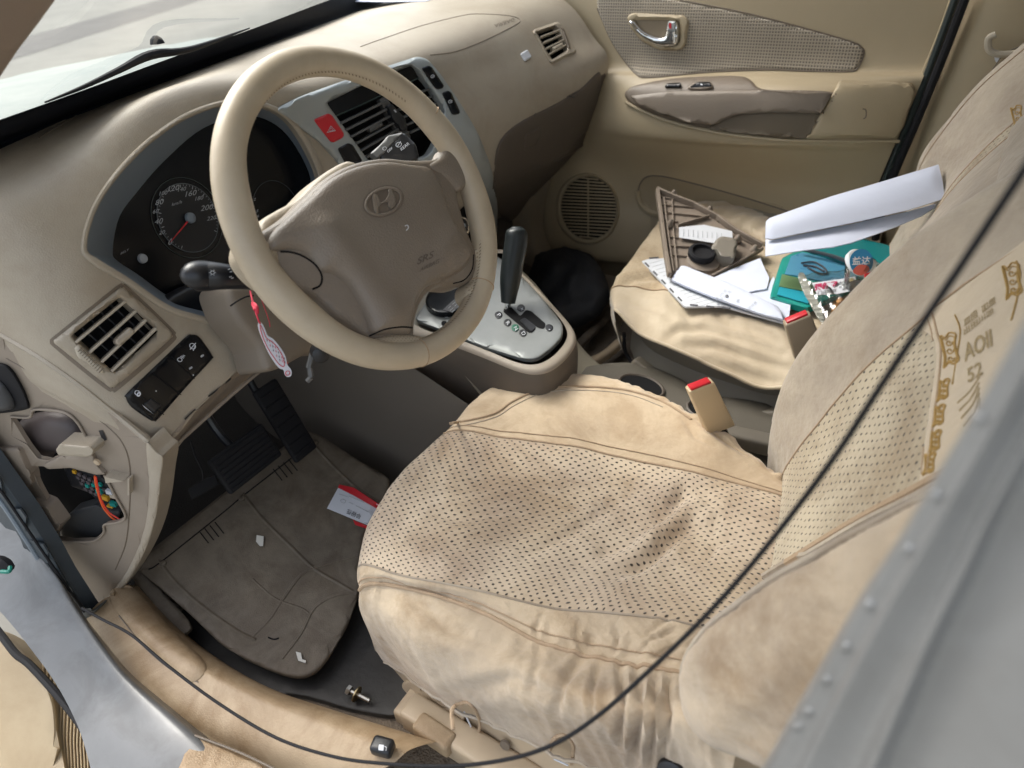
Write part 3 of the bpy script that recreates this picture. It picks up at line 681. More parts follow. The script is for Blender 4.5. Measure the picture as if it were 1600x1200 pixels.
# ---- column side / rear edge band of dash end
PSD = Plane(Y(232,700,-.30), Y(0,540,-.345), Y(150,960,-.39))
side = thing('x','x','x') if False else None
outl = rounded([(-80,478),(0,523),(60,558),(120,600),(180,648),(232,688),(239,712),(243,760),(238,820),(222,868),(200,905),(160,948),(141,964),(120,925),(95,880),(60,830),(20,790),(0,740),(-80,640)], 6)
h1 = rounded([(17,652),(46,653),(53,641),(99,645),(120,660),(133,680),(140,696),(116,712),(92,722),(60,716),(45,697)], 3)
h2 = rounded([(50,728),(96,730),(140,733),(162,742),(180,775),(196,806),(185,815),(163,819),(160,832),(147,844),(112,845),(86,841),(98,820),(82,795),(61,757)], 3)
sp = drape('side_panel', outl, PSD, M_['sidep'], dash, off=0, thick=.006, bev=2, holes=[h1, h2])
drape('side_front_band', smooth_px([(230,690),(246,706),(256,716),(252,750),(246,800),(232,850),(206,900),(170,945),(145,963),(155,950),(190,905),(213,862),(228,815),(233,760),(229,712)], 4), PSD, M_['dash'], dash, off=.004, thick=.03, bev=5)
seam('side_edge_bead', [(-30,505),(0,521),(60,556),(120,598),(170,638),(205,667),(231,689)], Surf(pad, sp), .0042, M_['dash'], dash, off=-.001)
seam('side_recess_line', [(10,560),(80,600),(128,638),(160,660),(190,690),(203,730),(202,800),(196,850),(180,890)], Surf(sp), .0011, M_['arm'], sp, off=0)
tube('side_clip_strip', [PSD.at(80,615,.002)[0], PSD.at(119,641,.002)[0]], .0015, M_['dash'], sp)
for px in ([(154,673),(160,672),(167,687),(161,690)], [(8,722),(16,720),(27,742),(20,745)]):
    drape('clip_slot', px, PSD, M_['black'], sp, off=.001, thick=0)
drape('side_tab', rounded([(87,703),(94,693),(140,697),(147,703),(144,712),(136,714),(92,712)], 3), PSD, M_['dash'], sp, off=.022, thick=.024, bev=2)
drape('side_tab_web', rounded([(66,727),(95,712),(145,710),(152,728),(166,741),(150,742),(110,731),(75,733)], 4), PSD, M_['sidep'], sp, off=.006, thick=.012, bev=2)
lathe('side_screw', PSD.at(153,721,.006)[0], PSD.n, [(0,.005),(.003,.0045),(.004,.001)], M_['seatpl'], sp, n=14)
drape('side_fin', [(163,745),(192,752),(165,755)], PSD, M_['dash'], sp, off=.014, thick=.016)
drape('side_fin', [(199,748),(202,748),(202,774),(199,774)], PSD, M_['dash'], sp, off=.010, thick=.008)
drape('clip_block', rounded([(0,752),(20,800),(24,792),(50,782),(74,792),(96,822),(78,843),(66,846),(44,820),(20,812),(-20,780)], 4), PSD, M_['sidep'], sp, off=.012, thick=.02, bev=3)
lathe('side_screw', PSD.at(36,780,.014)[0], PSD.n, [(0,.007),(.003,.006),(.004,.001)], M_['arm'], sp, n=14)
drape('clip_ledge', rounded([(-20,700),(30,700),(48,738),(52,756),(30,770),(0,766),(-20,740)], 5), PSD, M_['sidep'], sp, off=.008, thick=.014, bev=3)
drape('clip_slot', [(8,722),(16,720),(27,742),(20,745)], PSD, M_['black'], sp, off=.0085, thick=0)
tube('hole_lip', [PSD.at(a,b,.002)[0] for a,b in ((17,651),(46,652),(54,640),(99,644),(120,659),(134,682),(146,700))], .0018, M_['sidep'], sp)
tube('hole_lip', [PSD.at(a,b,.002)[0] for a,b in ((88,842),(112,846),(147,845),(162,832),(163,820),(185,816),(196,806),(180,775),(163,742))], .0018, M_['sidep'], sp)
# interior behind openings
PIN = PSD.shift(-.05)
drape('side_cavity', [(-30,620),(180,620),(240,830),(150,880),(60,870),(-10,740)], PIN, M_['matteblk'], dash, off=0, thick=0)
drape('air_duct', smooth_px([(30,660),(70,645),(110,655),(135,685),(120,712),(90,705),(70,725),(45,700)], 5), PSD.shift(-.035), mat('dark_duct', (.085,.068,.066), .5), dash, off=0, dome=.018, thick=.004)
drape('relay_cover', rounded([(92,826),(110,800),(150,788),(190,800),(186,812),(165,820),(158,836),(146,846),(96,842)], 5), PSD.shift(-.018), mat('relay_grey', (.035,.037,.04), .5), dash, off=0, thick=.02, bev=3)
fuse = drape('fuse_box', rounded([(98,728),(150,735),(182,765),(196,808),(170,800),(140,770),(112,760)], 3), PSD.shift(-.03), M_['black'], dash, off=0, thick=.015, bev=2)
fm = mat('fuse_grey', (.09,.075,.08), .5)
for i in range(6):
    for j in range(4):
        x = 112+i*8+j*6; y = 735+j*9+i*4
        if x < 188: drape('fuse', [(x,y),(x+5,y+1.5),(x+6.5,y+6),(x+1.5,y+4.5)], PSD.shift(-.026), fm if (i*3+j) % 5 else (M_['teal'] if i % 2 else M_['yellow']), fuse, off=0, thick=.003)
for c_, (a, b) in ((M_['teal'],(148,765)), (M_['yellow'],(158,775)), (M_['white'],(164,766)), (M_['yellow'],(166,790)), (M_['teal'],(170,785)), (M_['vane'],(170,772))):
    drape('fuse', [(a,b),(a+9,b+3),(a+11,b+8),(a+2,b+6)], PSD.shift(-.022), c_, fuse, off=0, thick=.005)
tube('orange_wire', [PSD.at(a,b,-.012)[0] for a,b in ((148,744),(151,762),(160,790),(172,806),(183,815))], .0014, M_['orange'], dash)
tube('orange_wire', [PSD.at(a,b,-.010)[0] for a,b in ((150,745),(154,765),(158,780),(170,800),(188,812))], .0011, mat('red_wire', (.7,.04,.02), .4), dash)
# black grommet at far left of the dash side
gr = drape('rubber_grommet', smooth_px([(-60,560),(-10,566),(14,574),(34,604),(45,632),(40,640),(0,646),(-60,650)], 5), PSD, M_['rubber'], dash, off=.006, thick=.02, bev=5)
drape('grommet_face', smooth_px([(-60,580),(0,588),(20,606),(30,628),(20,634),(-20,640),(-60,640)], 5), PSD, mat('grommet_grey', (.05,.052,.056), .45), gr, off=.010, dome=.012, thick=.003)
# ================================================================== instrument cluster
PC = Plane(X(131,385,-.665), X(340,160,-.715), X(500,262,-.70))
clu = drape('instrument_hood', smooth_px([(127,385),(147,316),(197,248),(260,194),(320,164),(380,154),(442,172),(484,220),(510,290),(475,342),(445,424),(362,456),(356,506),(300,500),(253,482),(197,444),(146,413)], 5), SD, M_['dash'], dash, off=.006, thick=.008, bev=5, holes=[smooth_px([(136,385),(155,320),(205,254),(264,203),(323,173),(380,163),(437,180),(475,226),(498,290),(466,336),(436,414),(356,444),(347,494),(300,489),(258,473),(203,435),(155,405)], 5)])
inner = smooth_px([(176,392),(186,340),(214,300),(258,250),(318,200),(385,181),(432,196),(466,236),(486,290),(456,332),(428,408),(350,436),(340,478),(302,475),(262,462),(214,428),(184,408)], 5)
PCI = PC.shift(-.035)
# funnel wall from hood to face
outer2 = smooth_px([(133,385),(152,319),(202,252),(263,200),(322,170),(380,160),(439,178),(478,224),(502,290),(468,338),(438,418),(358,448),(350,498),(300,493),(256,476),(201,438),(152,408)], 5)
n = len(inner); vs = [SD.at(*p, .004)[0] for p in outer2]+[PCI.at(*p, .004)[0] for p in inner]
bz = obj('instrument_bezel', vs, [(i, (i+1)%n, n+(i+1)%n, n+i) for i in range(n)], M_['bezel'], dash, angle=60)
face = drape('instrument_face', inner, PCI, M_['gloss'], dash, off=.003, thick=.004)
cc = PCI.at(294,341,.0035)[0]; nC = PCI.n
def ringmark(name, c, nrm, r, w_, mt, par, a0=0, a1=2*math.pi, n=48):
    u = V3((0,1,0)); u = (u-nrm*u.dot(nrm)).normalized(); v = nrm.cross(u)
    if v.z < 0: v = -v
    vs = []; fs = []
    for k in range(n+1):
        t = a0+(a1-a0)*k/n; d = u*math.cos(t)+v*math.sin(t); vs += [c+d*r, c+d*(r+w_)]
    for k in range(n): fs.append((2*k, 2*k+1, 2*k+3, 2*k+2))
    return obj(name, vs, fs, mt, par, smooth=False)
spd = lathe('speedometer', cc-nC*.001, nC, [(0,.050),(.002,.050)], M_['black'], face, n=48)
ringmark('dial_ring', cc+nC*.0018, nC, .0495, .0010, mat('ring_grey', (.12,.14,.15), .4), face)
ringmark('dial_ring', cc+nC*.0012, nC, .0580, .0010, mat('ring_dim', (.04,.055,.05), .4), face)
ck = PCI.shift(.0062)
for s_, a in (('0',(262,383)),('20',(248,367)),('40',(241,351)),('60',(238,334)),('80',(242,321)),('100',(247,306)),('120',(260,300)),('140',(276,300)),('160',(287,308)),('180',(303,314)),('200',(313,330)),('220',(323,345))):
    big = s_ in ('0','40','80','120','160','200'); e = 13 if big else 9.5
    writing(s_, a, (e,-e*.18), (e*.22,e*-.95), ck, M_['dialw'] if big else M_['grey'], face, off=0)
writing('km/h', (268,322), (8,-2.2), (1.8,-7.5), ck, M_['grey'], face, off=0)
u_ = V3((0,1,0)); u_ = (u_-nC*u_.dot(nC)).normalized(); v_ = nC.cross(u_); v_ = v_ if v_.z > 0 else -v_
vs = []; fs = []
for k in range(45):
    t = math.radians(225-270*k/44); d = u_*math.cos(t)+v_*math.sin(t); s = u_*-math.sin(t)+v_*math.cos(t); L_ = .0045 if k % 4 == 0 else .0022
    b = len(vs); ww = .0005 if k % 4 == 0 else .0003
    vs += [cc+nC*.0025+d*.0485+s*ww, cc+nC*.0025+d*.0485-s*ww, cc+nC*.0025+d*(.0485-L_)-s*ww, cc+nC*.0025+d*(.0485-L_)+s*ww]; fs.append((b,b+1,b+2,b+3))
obj('dial_ticks', vs, fs, M_['dialw'], face, smooth=False)
tip = ck.at(266,378)[0]; nd = (tip-cc); s_ = nd.cross(nC).normalized()
obj('needle', [cc+nC*.006+s_*.0014, cc+nC*.006-s_*.0014, tip+nC*.001-s_*.0004, tip+nC*.001+s_*.0004], [(0,1,2,3)], M_['red'], face, smooth=False)
lathe('needle_hub', cc+nC*.003, nC, [(0,.008),(.005,.0075),(.007,.004)], M_['bezel'], face, n=20)
c2 = PCI.at(432,330,.0035)[0]
ringmark('dial_ring', c2+nC*.0018, nC, .0495, .0010, mat('ring_grey2', (.05,.06,.065), .4), face)
for s_, a in (('1',(396,337)),('2',(399,328)),('5',(403,346)),('6',(404,354))): writing(s_, (a[0]-3,a[1]-14), (7,-2), (1.5,-6), ck, M_['grey'], face, off=0)
c3 = PCI.at(222,404,.004)[0]; lathe('warning_lamp', c3, nC, [(0,.007),(.004,.006),(.005,.003)], M_['grey'], face, n=16)
writing('BELT', (188,398), (6,-3), (1,-5), ck, M_['grey'], face, off=0)
# lower black shroud under dials
drape('cluster_shroud', smooth_px([(255,478),(300,495),(352,500),(388,470),(392,452),(360,440),(320,440),(280,455)], 5), PC, M_['black'], dash, off=.0, thick=.02, dome=.008)
# ================================================================== centre panel
PCP = Plane(SD.at(509,162)[0], SD.at(655,108)[0], SD.at(600,262)[0])
co = rounded([(428,172),(470,150),(560,118),(652,88),(668,92),(690,118),(722,165),(748,210),(768,262),(778,320),(776,370),(760,420),(600,520),(560,330),(535,262),(500,222),(452,186)], 12)
ch = rounded([(510,161),(562,135),(643,101),(668,132),(695,172),(686,205),(678,226),(668,243),(600,262),(575,250)], 5)
h3 = rounded([(690,290),(740,300),(765,350),(760,420),(600,440),(600,330)], 8)
cpn = drape('centre_panel', co, SD, M_['silver'], dash, off=.007, thick=.012, bev=4, holes=[ch, h3], res=6)
recess('vent_duct', ch, PCP.shift(-.005), cpn, .03)
recess('radio_recess', h3, PCP.shift(-.01), cpn, .02)
dsp = drape('display', [(511,161),(562,136),(643,102),(654,121),(610,142),(570,160),(521,182)], PCP, M_['gloss'], cpn, off=-.001, thick=.006)
tube('display_edge', [PCP.at(521,183,0)[0], PCP.at(570,161,0)[0], PCP.at(654,122,0)[0]], .0012, mat('teal_grey_edge', (.03,.05,.045), .4), cpn)
for k in range(6):
    t = (k+.7)/6.3
    a = Vector((524,186)).lerp(Vector((576,252)), t); b = Vector((600,150)).lerp(Vector((640,212)), t)
    p, q = PCP.at(*a, -.002)[0], PCP.at(*b, -.002)[0]; ax = q-p
    obox('vent_vane', (p+q)/2, ax*.5, ax.cross(PCP.n).normalized()*.0018, PCP.n*.006, M_['vanedk'], cpn, bev=.0006)
for k in range(5):
    t = (k+.7)/5.3
    a = Vector((612,152)).lerp(Vector((642,215)), t); b = Vector((664,132)).lerp(Vector((694,190)), t)
    p, q = PCP.at(*a, -.002)[0], PCP.at(*b, -.002)[0]; ax = q-p
    obox('vent_vane', (p+q)/2, ax*.5, ax.cross(PCP.n).normalized()*.0018, PCP.n*.006, M_['vanedk'], cpn, bev=.0006)
drape('vent_divider', rounded([(592,155),(603,150),(642,214),(636,226),(628,220)], 3), PCP, M_['vanedk'], cpn, off=.001, thick=.01, bev=1.5)
kn = drape('vent_knob', rounded([(604,165),(612,162),(634,186),(637,204),(628,206),(614,188)], 5), PCP, M_['black'], cpn, off=.010, thick=.014, bev=3)
drape('knob_mark', [(615,172),(617,171),(620,175),(618,176)], PCP, M_['white'], kn, off=.0105, thick=0)
drape('vent_tab', rounded([(576,200),(596,190),(599,196),(579,207)], 2), PCP, M_['vanedk'], cpn, off=.004, thick=.008, bev=1.5)
hz = drape('hazard_button', rounded([(490,187),(513,177),(519,180),(538,209),(536,215),(521,223),(516,221)], 4), SD, M_['red'], cpn, off=.0098, thick=.008, bev=2)
for q_, r_ in ((([(511,207),(517,197),(524,204)]), .0007), (([(514,205),(517,200),(521,203.5)]), .0005)):
    tube('hazard_triangle', [SD.at(a,b,.0104)[0] for a,b in q_], r_, M_['white'], hz, closed=True, n=5, sub=1)
drape('blank_button', rounded([(527,232),(544,223),(551,226),(567,252),(542,261)], 4), SD, M_['gloss'], cpn, off=.0095, thick=.008, bev=2)
for px, s_ in (([(658,106),(670,102),(675,105),(694,134),(692,138),(684,140),(680,138)], 0), ([(690,145),(700,141),(705,144),(719,174),(718,178),(709,180),(705,177)], 1)):
    bt = drape('panel_button', rounded(px, 4), SD, M_['gloss'], cpn, off=.0098, thick=.008, bev=2)
    x = sum(p[0] for p in px)/7-3; y = sum(p[1] for p in px)/7-4
    loopmark('icon', (x, y), 3, 2.2, -.4, SD, M_['white'], bt, r=.0005, off=.0102)
    tube('icon', [SD.at(x-1,y+1,.0102)[0], SD.at(x+2,y-1,.0102)[0]], .0005, M_['white'], bt, n=4, sub=1)
rk = lathe('heater_knob', PCP.at(722,355,-.002)[0], PCP.n, [(0,.022),(.012,.021),(.014,.018)], M_['black'], cpn, n=28)
ringmark('knob_ring', PCP.at(722,355,.0125)[0], PCP.n, .0195, .0022, M_['chrome'], rk)
drape('knob_print', [(722,350),(727,349),(728,354),(723,355)], PCP, M_['grey'], rk, off=.0135, thick=0)
# paper on top of the dash at the glass
pp = drape('dash_paper', [(535,3),(560,-14),(690,-20),(676,0),(664,3),(600,4)], Plane(Z(540,4,.85), Z(680,0,.85), Z(600,-20,.862)), M_['paper'], None, off=.002, thick=.0015, label='white paper sheet lying on the dashboard under the windshield', cat='paper')
# ================================================================== steering wheel
WC = V3((-.344, -.019, .737)); TH = math.radians(29.0)
WN = V3((math.cos(TH), 0, math.sin(TH))); WR = V3((0,1,0)); WU = V3((-math.sin(TH), 0, math.cos(TH)))
sw_ = thing('steering_wheel', 'cream leather wrapped steering wheel with taupe airbag cover and oval emblem', 'steering wheel', WC)
NR, NT = 160, 22; vs = []; fs = []; uv = []
for i in range(NR):
    t = 2*math.pi*i/NR; deg = math.degrees(t) % 360
    d = WR*math.cos(t)+WU*math.sin(t)
    bulge = 0
    for a0_, w0, am in ((200,16,.005),(338,14,.004),(20,16,.003),(162,16,.003)):
        q = abs((deg-a0_+180) % 360-180)/w0; bulge += am*math.exp(-q*q)
    for k in range(NT):
        p = 2*math.pi*k/NT; r = .0172+bulge*max(0, -math.cos(p))
        r *= 1+.02*math.sin(9*t)*math.sin(p*2)
        vs.append(WC+d*(.1828+r*math.cos(p))+WN*(r*1.02*math.sin(p)))
        uv.append((i*.007, k*.005))
for i in range(NR):
    for k in range(NT): fs.append((i*NT+k, i*NT+(k+1)%NT, ((i+1)%NR)*NT+(k+1)%NT, ((i+1)%NR)*NT+k))
rim = obj('rim', vs, fs, M_['rim'], sw_)
stitch = mat('dark_thread', (.17,.13,.09), .8)
vs = []; fs = []
for i in range(210):                      # zigzag stitching on the inner side of the rim
    t = 2*math.pi*i/210; t2 = t+.012; d = WR*math.cos(t)+WU*math.sin(t); d2 = WR*math.cos(t2)+WU*math.sin(t2)
    a = WC+d*(.1828-.0165)+WN*.0060; b = WC+d2*(.1828-.0155)+WN*.0084; s = WN.cross(d)*.0007; o = (WN-d)*.0004; k = len(vs)
    vs += [a+s+o, a-s+o, b-s+o, b+s+o]; fs.append((k, k+1, k+2, k+3))
obj('stitching', vs, fs, stitch, rim, smooth=False)
for t in (math.radians(252), math.radians(303), math.radians(24)):
    pts = []
    d = WR*math.cos(t)+WU*math.sin(t)
    for k in range(25):
        p = 2*math.pi*k/24; pts.append(WC+d*(.1828+.0175*math.cos(p))+WN*(.0178*math.sin(p)))
    tube('rim_seam', pts, .0008, M_['seam'], rim, n=5, sub=1)
PW = Plane(WC, WC+WR, WC+WU)
# hub / airbag cover
HO = smooth_px([(398,372),(424,352),(452,332),(480,305),(515,274),(555,254),(600,246),(640,249),(680,247),(700,236),(712,262),(716,300),(726,345),(745,392),(752,404),(742,436),(722,446),(690,446),(666,462),(652,490),(648,520),(650,536),(625,545),(598,540),(575,534),(548,513),(520,495),(490,466),(455,456),(428,440),(404,408)], 6)
lower = drape('spoke', HO, PW.shift(-.004), M_['hub'], sw_, off=0, thick=.03, bev=10, dome=.014, res=7)
HP = smooth_px([(418,392),(424,366),(452,338),(482,311),(516,280),(556,260),(600,252),(640,256),(672,262),(690,288),(702,325),(722,368),(738,395),(726,420),(700,436),(668,448),(650,470),(643,500),(640,522),(612,522),(584,521),(574,502),(562,478),(543,448),(520,430),(498,424),(478,400),(450,392),(430,394)], 6)
def hubfn(x, y, d):
    # raised V ribs running from the shoulders to the bottom spoke
    def ln(ax, ay, bx, by):
        t = max(0, min(1, ((x-ax)*(bx-ax)+(y-ay)*(by-ay))/((bx-ax)**2+(by-ay)**2))); return math.hypot(x-ax-t*(bx-ax), y-ay-t*(by-ay))
    a = ln(500,365,600,500); b = ln(700,370,640,480)
    return .008*math.exp(-(a/24)**2)+.004*math.exp(-(b/18)**2)
pad_ = drape('airbag_cover', HP, PW.shift(.006), M_['hub'], sw_, off=0, thick=.03, bev=9, dome=.016, res=7, fn=hubfn)
SH = Surf(pad_, lower)
seam('cover_gap', [(438,393),(455,394),(475,401),(494,415),(503,432),(500,446),(488,452)], SH, .0011, M_['matteblk'], sw_, off=.0002)
seam('cover_gap', [(577,525),(600,515),(625,511),(644,512)], SH, .0010, M_['matteblk'], sw_, off=.0002)
seam('cover_gap', [(740,398),(738,420),(726,437),(708,443)], SH, .0009, M_['matteblk'], sw_, off=.0002)
# four spoke roots wrapped in the leather
for px in ([(640,523),(604,524),(580,531),(560,545),(600,562),(650,566),(690,545),(672,530)], [(742,390),(758,388),(775,400),(770,440),(748,470),(732,470),(728,452),(740,430)],
           [(668,262),(688,246),(700,228),(726,240),(734,280),(716,300),(700,288)], [(432,395),(408,372),(385,360),(372,400),(400,438),(440,460),(470,466),(440,440)]):
    drape('spoke_wrap', smooth_px(px, 5), PW.shift(.0), M_['rim'] if px[0][0] in (640,742,432) else M_['hub'], sw_, off=.002, thick=.02, bev=6, dome=.007)
# emblem
def ell(cx, cy, rx, ry, ang, n=40): return [(cx+rx*math.cos(t)*math.cos(ang)-ry*math.sin(t)*math.sin(ang), cy+rx*math.cos(t)*math.sin(ang)+ry*math.sin(t)*math.cos(ang)) for t in [2*math.pi*k/n for k in range(n)]]
em = drape('emblem', ell(599.5,314.5,31,22,-.38), SH, M_['hub'], sw_, off=.0028, thick=.004, bev=2, holes=[ell(599.5,314.5,26.5,17.5,-.38)])
drape('emblem_groove', ell(599.5,314.5,33,24,-.38), SH, mat('groove_shade', (.17,.135,.105), .6), em, off=.0005, thick=0)
drape('emblem_letter', smooth_px([(582,305),(588,303),(593,311),(595,316),(603,311),(607,303),(607,296),(613,297),(618,310),(618,320),(612,326),(607,322),(606,315),(597,318),(592,325),(592,334),(586,331),(583,318)], 3), SH, M_['hub'], em, off=.003, thick=.004, bev=1.5)
writing('SRS', (650,413), (17,-8.5), (5,15), SH, mat('embossed', (.33,.27,.22), .5), sw_, off=.0005) if False else None
embm = mat('embossed_letters', (.115,.09,.07), .5)
writing('SRS', (651,414), (17,-8), (3.4,-16), SH, embm, sw_, bold=.01)
writing('AIRBAG', (656,425), (8.6,-4.2), (2,-9.5), SH, embm, sw_)
tube('cover_scratch', [SH.at(a,b,.0004)[0] for a,b in ((633,353),(637,352),(638,356),(635,360))], .0007, M_['white'], sw_, n=5)
# ================================================================== steering column
PCOL = Plane(X(380,500,-.50), X(560,500,-.50)+V3((0,0,0)), X(400,420,-.56))
colm = thing('steering_column', 'taupe steering column shroud below the wheel with black stalks', 'steering column', (-.5,0,.5))
axis = WN
cb = WC-WN*.05
rows = []
for h, rr, dz in ((.03,.034,0),(.05,.038,-.0),(.12,.040,-.002),(.20,.042,-.003)):
    c = WC-WN*h-WU*(.004)+V3((0,0,dz)); r = []
    for k in range(16):
        t = 2*math.pi*k/16; r.append(c+WR*(rr*1.0*math.cos(t))+WU*(rr*.95*math.sin(t)*1.0))
    rows.append(r)
gs = fine(rows, 6, 3, closed=True)
shr = emit('shroud', gs, M_['hub'], colm, closed=True)
drape('shroud_lower', smooth_px([(354,448),(359,480),(372,506),(400,540),(408,562),(416,580),(440,575),(482,554),(540,545),(560,500),(430,436),(392,430)], 5), Plane(X(350,500,-.53), X(560,570,-.50), X(420,560,-.51)), mat('shroud_taupe', (.20,.165,.128), .5, grain=.3), colm, off=0, thick=.05, bev=8, dome=.012)
tube('shroud_seam', [X(a,b,-.512) for a,b in ((360,478),(372,470),(384,464),(396,462))], .0012, M_['matteblk'], colm, n=5)
drape('shroud_upper', smooth_px([(406,348),(430,330),(462,312),(492,282),(520,262),(545,252),(560,270),(500,320),(450,360),(420,385),(404,380)], 5), PW.shift(-.035), M_['dash'], colm, off=0, thick=.03, dome=.008, bev=5)
# indicator stalk
p0, p1, p2_, p3 = Y(300,432,-.20), Y(322,431,-.185), Y(350,432,-.17), Y(400,436,-.13)
stk = tube('indicator_stalk', [Y(289,436,-.205), p0, p1, p2_, p3, Y(440,440,-.10)], [.006,.0165,.018,.0155,.013,.011], M_['black'], colm, n=18)
Ss = Surf(stk)
tube('stalk_ring', [Y(351,421,-.165)+V3((0,-.004,0)), Y(355,432,-.168)+V3((.006,-.008,0)), Y(352,443,-.165)+V3((0,-.004,0))], .0014, M_['gloss'], stk)
loopmark('icon', (332,426), 3, 2.6, 0, Ss, M_['grey'], stk, r=.0004, off=.0006)
for k in range(6):
    t = k*math.pi/3; tube('icon', [Ss.at(332+4*math.cos(t),426+3.4*math.sin(t),.0006)[0], Ss.at(332+5.6*math.cos(t),426+5*math.sin(t),.0006)[0]], .0003, M_['grey'], stk, n=4, sub=1)
for a in ((356,420),(359,424),(358,432),(361,434)): drape('icon', [(a[0],a[1]),(a[0]+4,a[1]-1),(a[0]+4,a[1]+1),(a[0],a[1]+2)], Ss, M_['grey'], stk, off=.0006, thick=0)
# wiper stalk, seen through the wheel
wp = [D(655,252,1.02), D(640,238,1.01), D(625,228,1.0), D(612,232,1.0)]
ws = drape('wiper_stalk', rounded([(592,240),(612,224),(624,209),(632,208),(650,226),(655,246),(640,262),(600,262)], 5), Plane(D(592,240,.985), D(655,240,1.0), D(625,209,1.0)), M_['black'], colm, off=0, thick=.022, bev=4)
PWS = Plane(D(592,240,.985), D(655,240,1.0), D(625,209,1.0))
drape('stalk_edge', rounded([(578,240),(594,226),(606,212),(628,207),(630,209),(614,224),(600,240),(590,248)], 3), PWS, M_['vanedk'], ws, off=.001, thick=.01, bev=2)
writing('REAR', (627,236), (5.6,-4.4), (-3.6,-6), PWS, M_['white'], ws, off=.0012)
writing('OFF', (606,239), (4.6,-3.4), (-2.8,-5), PWS, M_['white'], ws, off=.0025)
loopmark('icon', (623,226), 4.5, 3.6, -.5, PWS, M_['white'], ws, r=.0005, off=.0012)
tube('icon', [PWS.at(621,229,.0012)[0], PWS.at(626,221,.0012)[0]], .0004, M_['white'], ws, n=4, sub=1)
loopmark('icon', (601,232), 3, 2.6, -.5, PWS, M_['white'], ws, r=.0004, off=.0025)
# ignition & brackets below
lathe('ignition_lock', D(497,548,.97), V3((1,-.6,.2)), [(0,.012),(.02,.012),(.022,.008)], M_['black'], colm, n=18)
for a, b in (((490,545),(482,575)), ((484,575),(486,590)), ((486,590),(480,596))): tube('column_bracket', [D(*a,.97), D(*b,.97)], .004, M_['vanedk'], colm, n=6, sub=1)
# ---- tag hanging from the stalk
tg = thing('hanging_tag', 'white gourd shaped tag with red print hanging on a red cord from the indicator stalk', 'tag', Y(430,540,-.20))
PT = Plane(Y(405,505,-.185), Y(455,585,-.185), Y(420,570,-.20))
tagp = drape('tag_card', smooth_px([(404,504),(409,505),(414,514),(418,524),(427,530),(438,543),(446,557),(449,570),(455,578),(455,587),(449,589),(445,585),(443,578),(436,575),(426,562),(418,548),(410,530),(404,514)], 4), PT, M_['white'], tg, off=0, thick=.0012)
Mred = mat('red_print', (.55,.05,.07), .5)
PT2 = PT
tube('tag_border', [PT2.at(a,b,.0006)[0] for a,b in ((407,508),(412,518),(416,528),(425,534),(434,544),(442,558),(444,572),(437,570),(427,557),(418,543),(411,528),(407,514))], .00045, Mred, tagp, closed=True, n=5)
loopmark('tag_border', (449.5,583), 3.2, 3.6, .6, PT2, Mred, tagp, r=.0005, off=.0006)
for r_, (x, y) in enumerate(((416,533),(421,541),(426,549),(431,557),(436,564))):
    for k in range(3+(r_ > 0)):
        xx = x+k*4; yy = y+k*1.5-2
        tube('tag_writing', [PT2.at(xx,yy,.0006)[0], PT2.at(xx+2.5,yy+1,.0006)[0]], .00022, Mred if (k+r_) % 2 else M_['paperblk'], tagp, n=4, sub=1)
        tube('tag_writing', [PT2.at(xx+1,yy-1.5,.0006)[0], PT2.at(xx+1.5,yy+3,.0006)[0]], .00022, Mred if (k+r_) % 2 else M_['paperblk'], tagp, n=4, sub=1)
Mcord = mat('red_cord', (.55,.03,.06), .7)
tube('cord', [Y(391,455,-.16), Y(394,468,-.17), Y(399,486,-.18), Y(404,500,-.184), Y(407,507,-.184)], .0011, Mcord, tg)
tube('cord', [Y(399,484,-.18), Y(395,474,-.172), Y(401,480,-.178), Y(402,490,-.18)], .0022, Mcord, tg)
tube('cord', [Y(406,462,-.15), Y(413,480,-.15), Y(420,500,-.155), Y(422,511,-.16)], .0005, Mcord, tg)
# ================================================================== centre console
con = thing('centre_console', 'taupe centre console with silver gear selector plate and cup holders', 'console', (-.3,.33,.05))
top = [Z(600,470,.44), Z(640,515,.425), Z(697,532,.415), Z(751,552,.405), Z(812,576,.40), Z(848,578,.40), Z(876,562,.40), Z(896,535,.40), Z(893,512,.405), Z(865,478,.42), Z(817,428,.43), Z(770,390,.44)]
def ex(L, d, z):
    cx = sum((p for p in L), V3())/len(L); return [V3((p.x+(p.x-cx.x)*d, p.y+(p.y-cx.y)*d-.0, p.z+z)) for p in L]
inn = ex(top, -.10, .004)
low = []
for p in top: low.append(V3((p.x, p.y, .03)))
rows = [inn, top, ex(top, .03, -.012), ex(top, .045, -.05), ex([V3((p.x,p.y,.20)) for p in top], .0, 0), ex([V3((p.x,p.y,.02)) for p in top], -.06, 0)]
gc = fine(rows, 6, 6, closed=True)
cbody = emit('console_body', gc, M_['dashdk'], con, closed=True, r0=10)
emit('console_rim', gc, mat('console_rim_plastic', (.33,.28,.225), .5, grain=.3), con, closed=True, r0=0, r1=10)
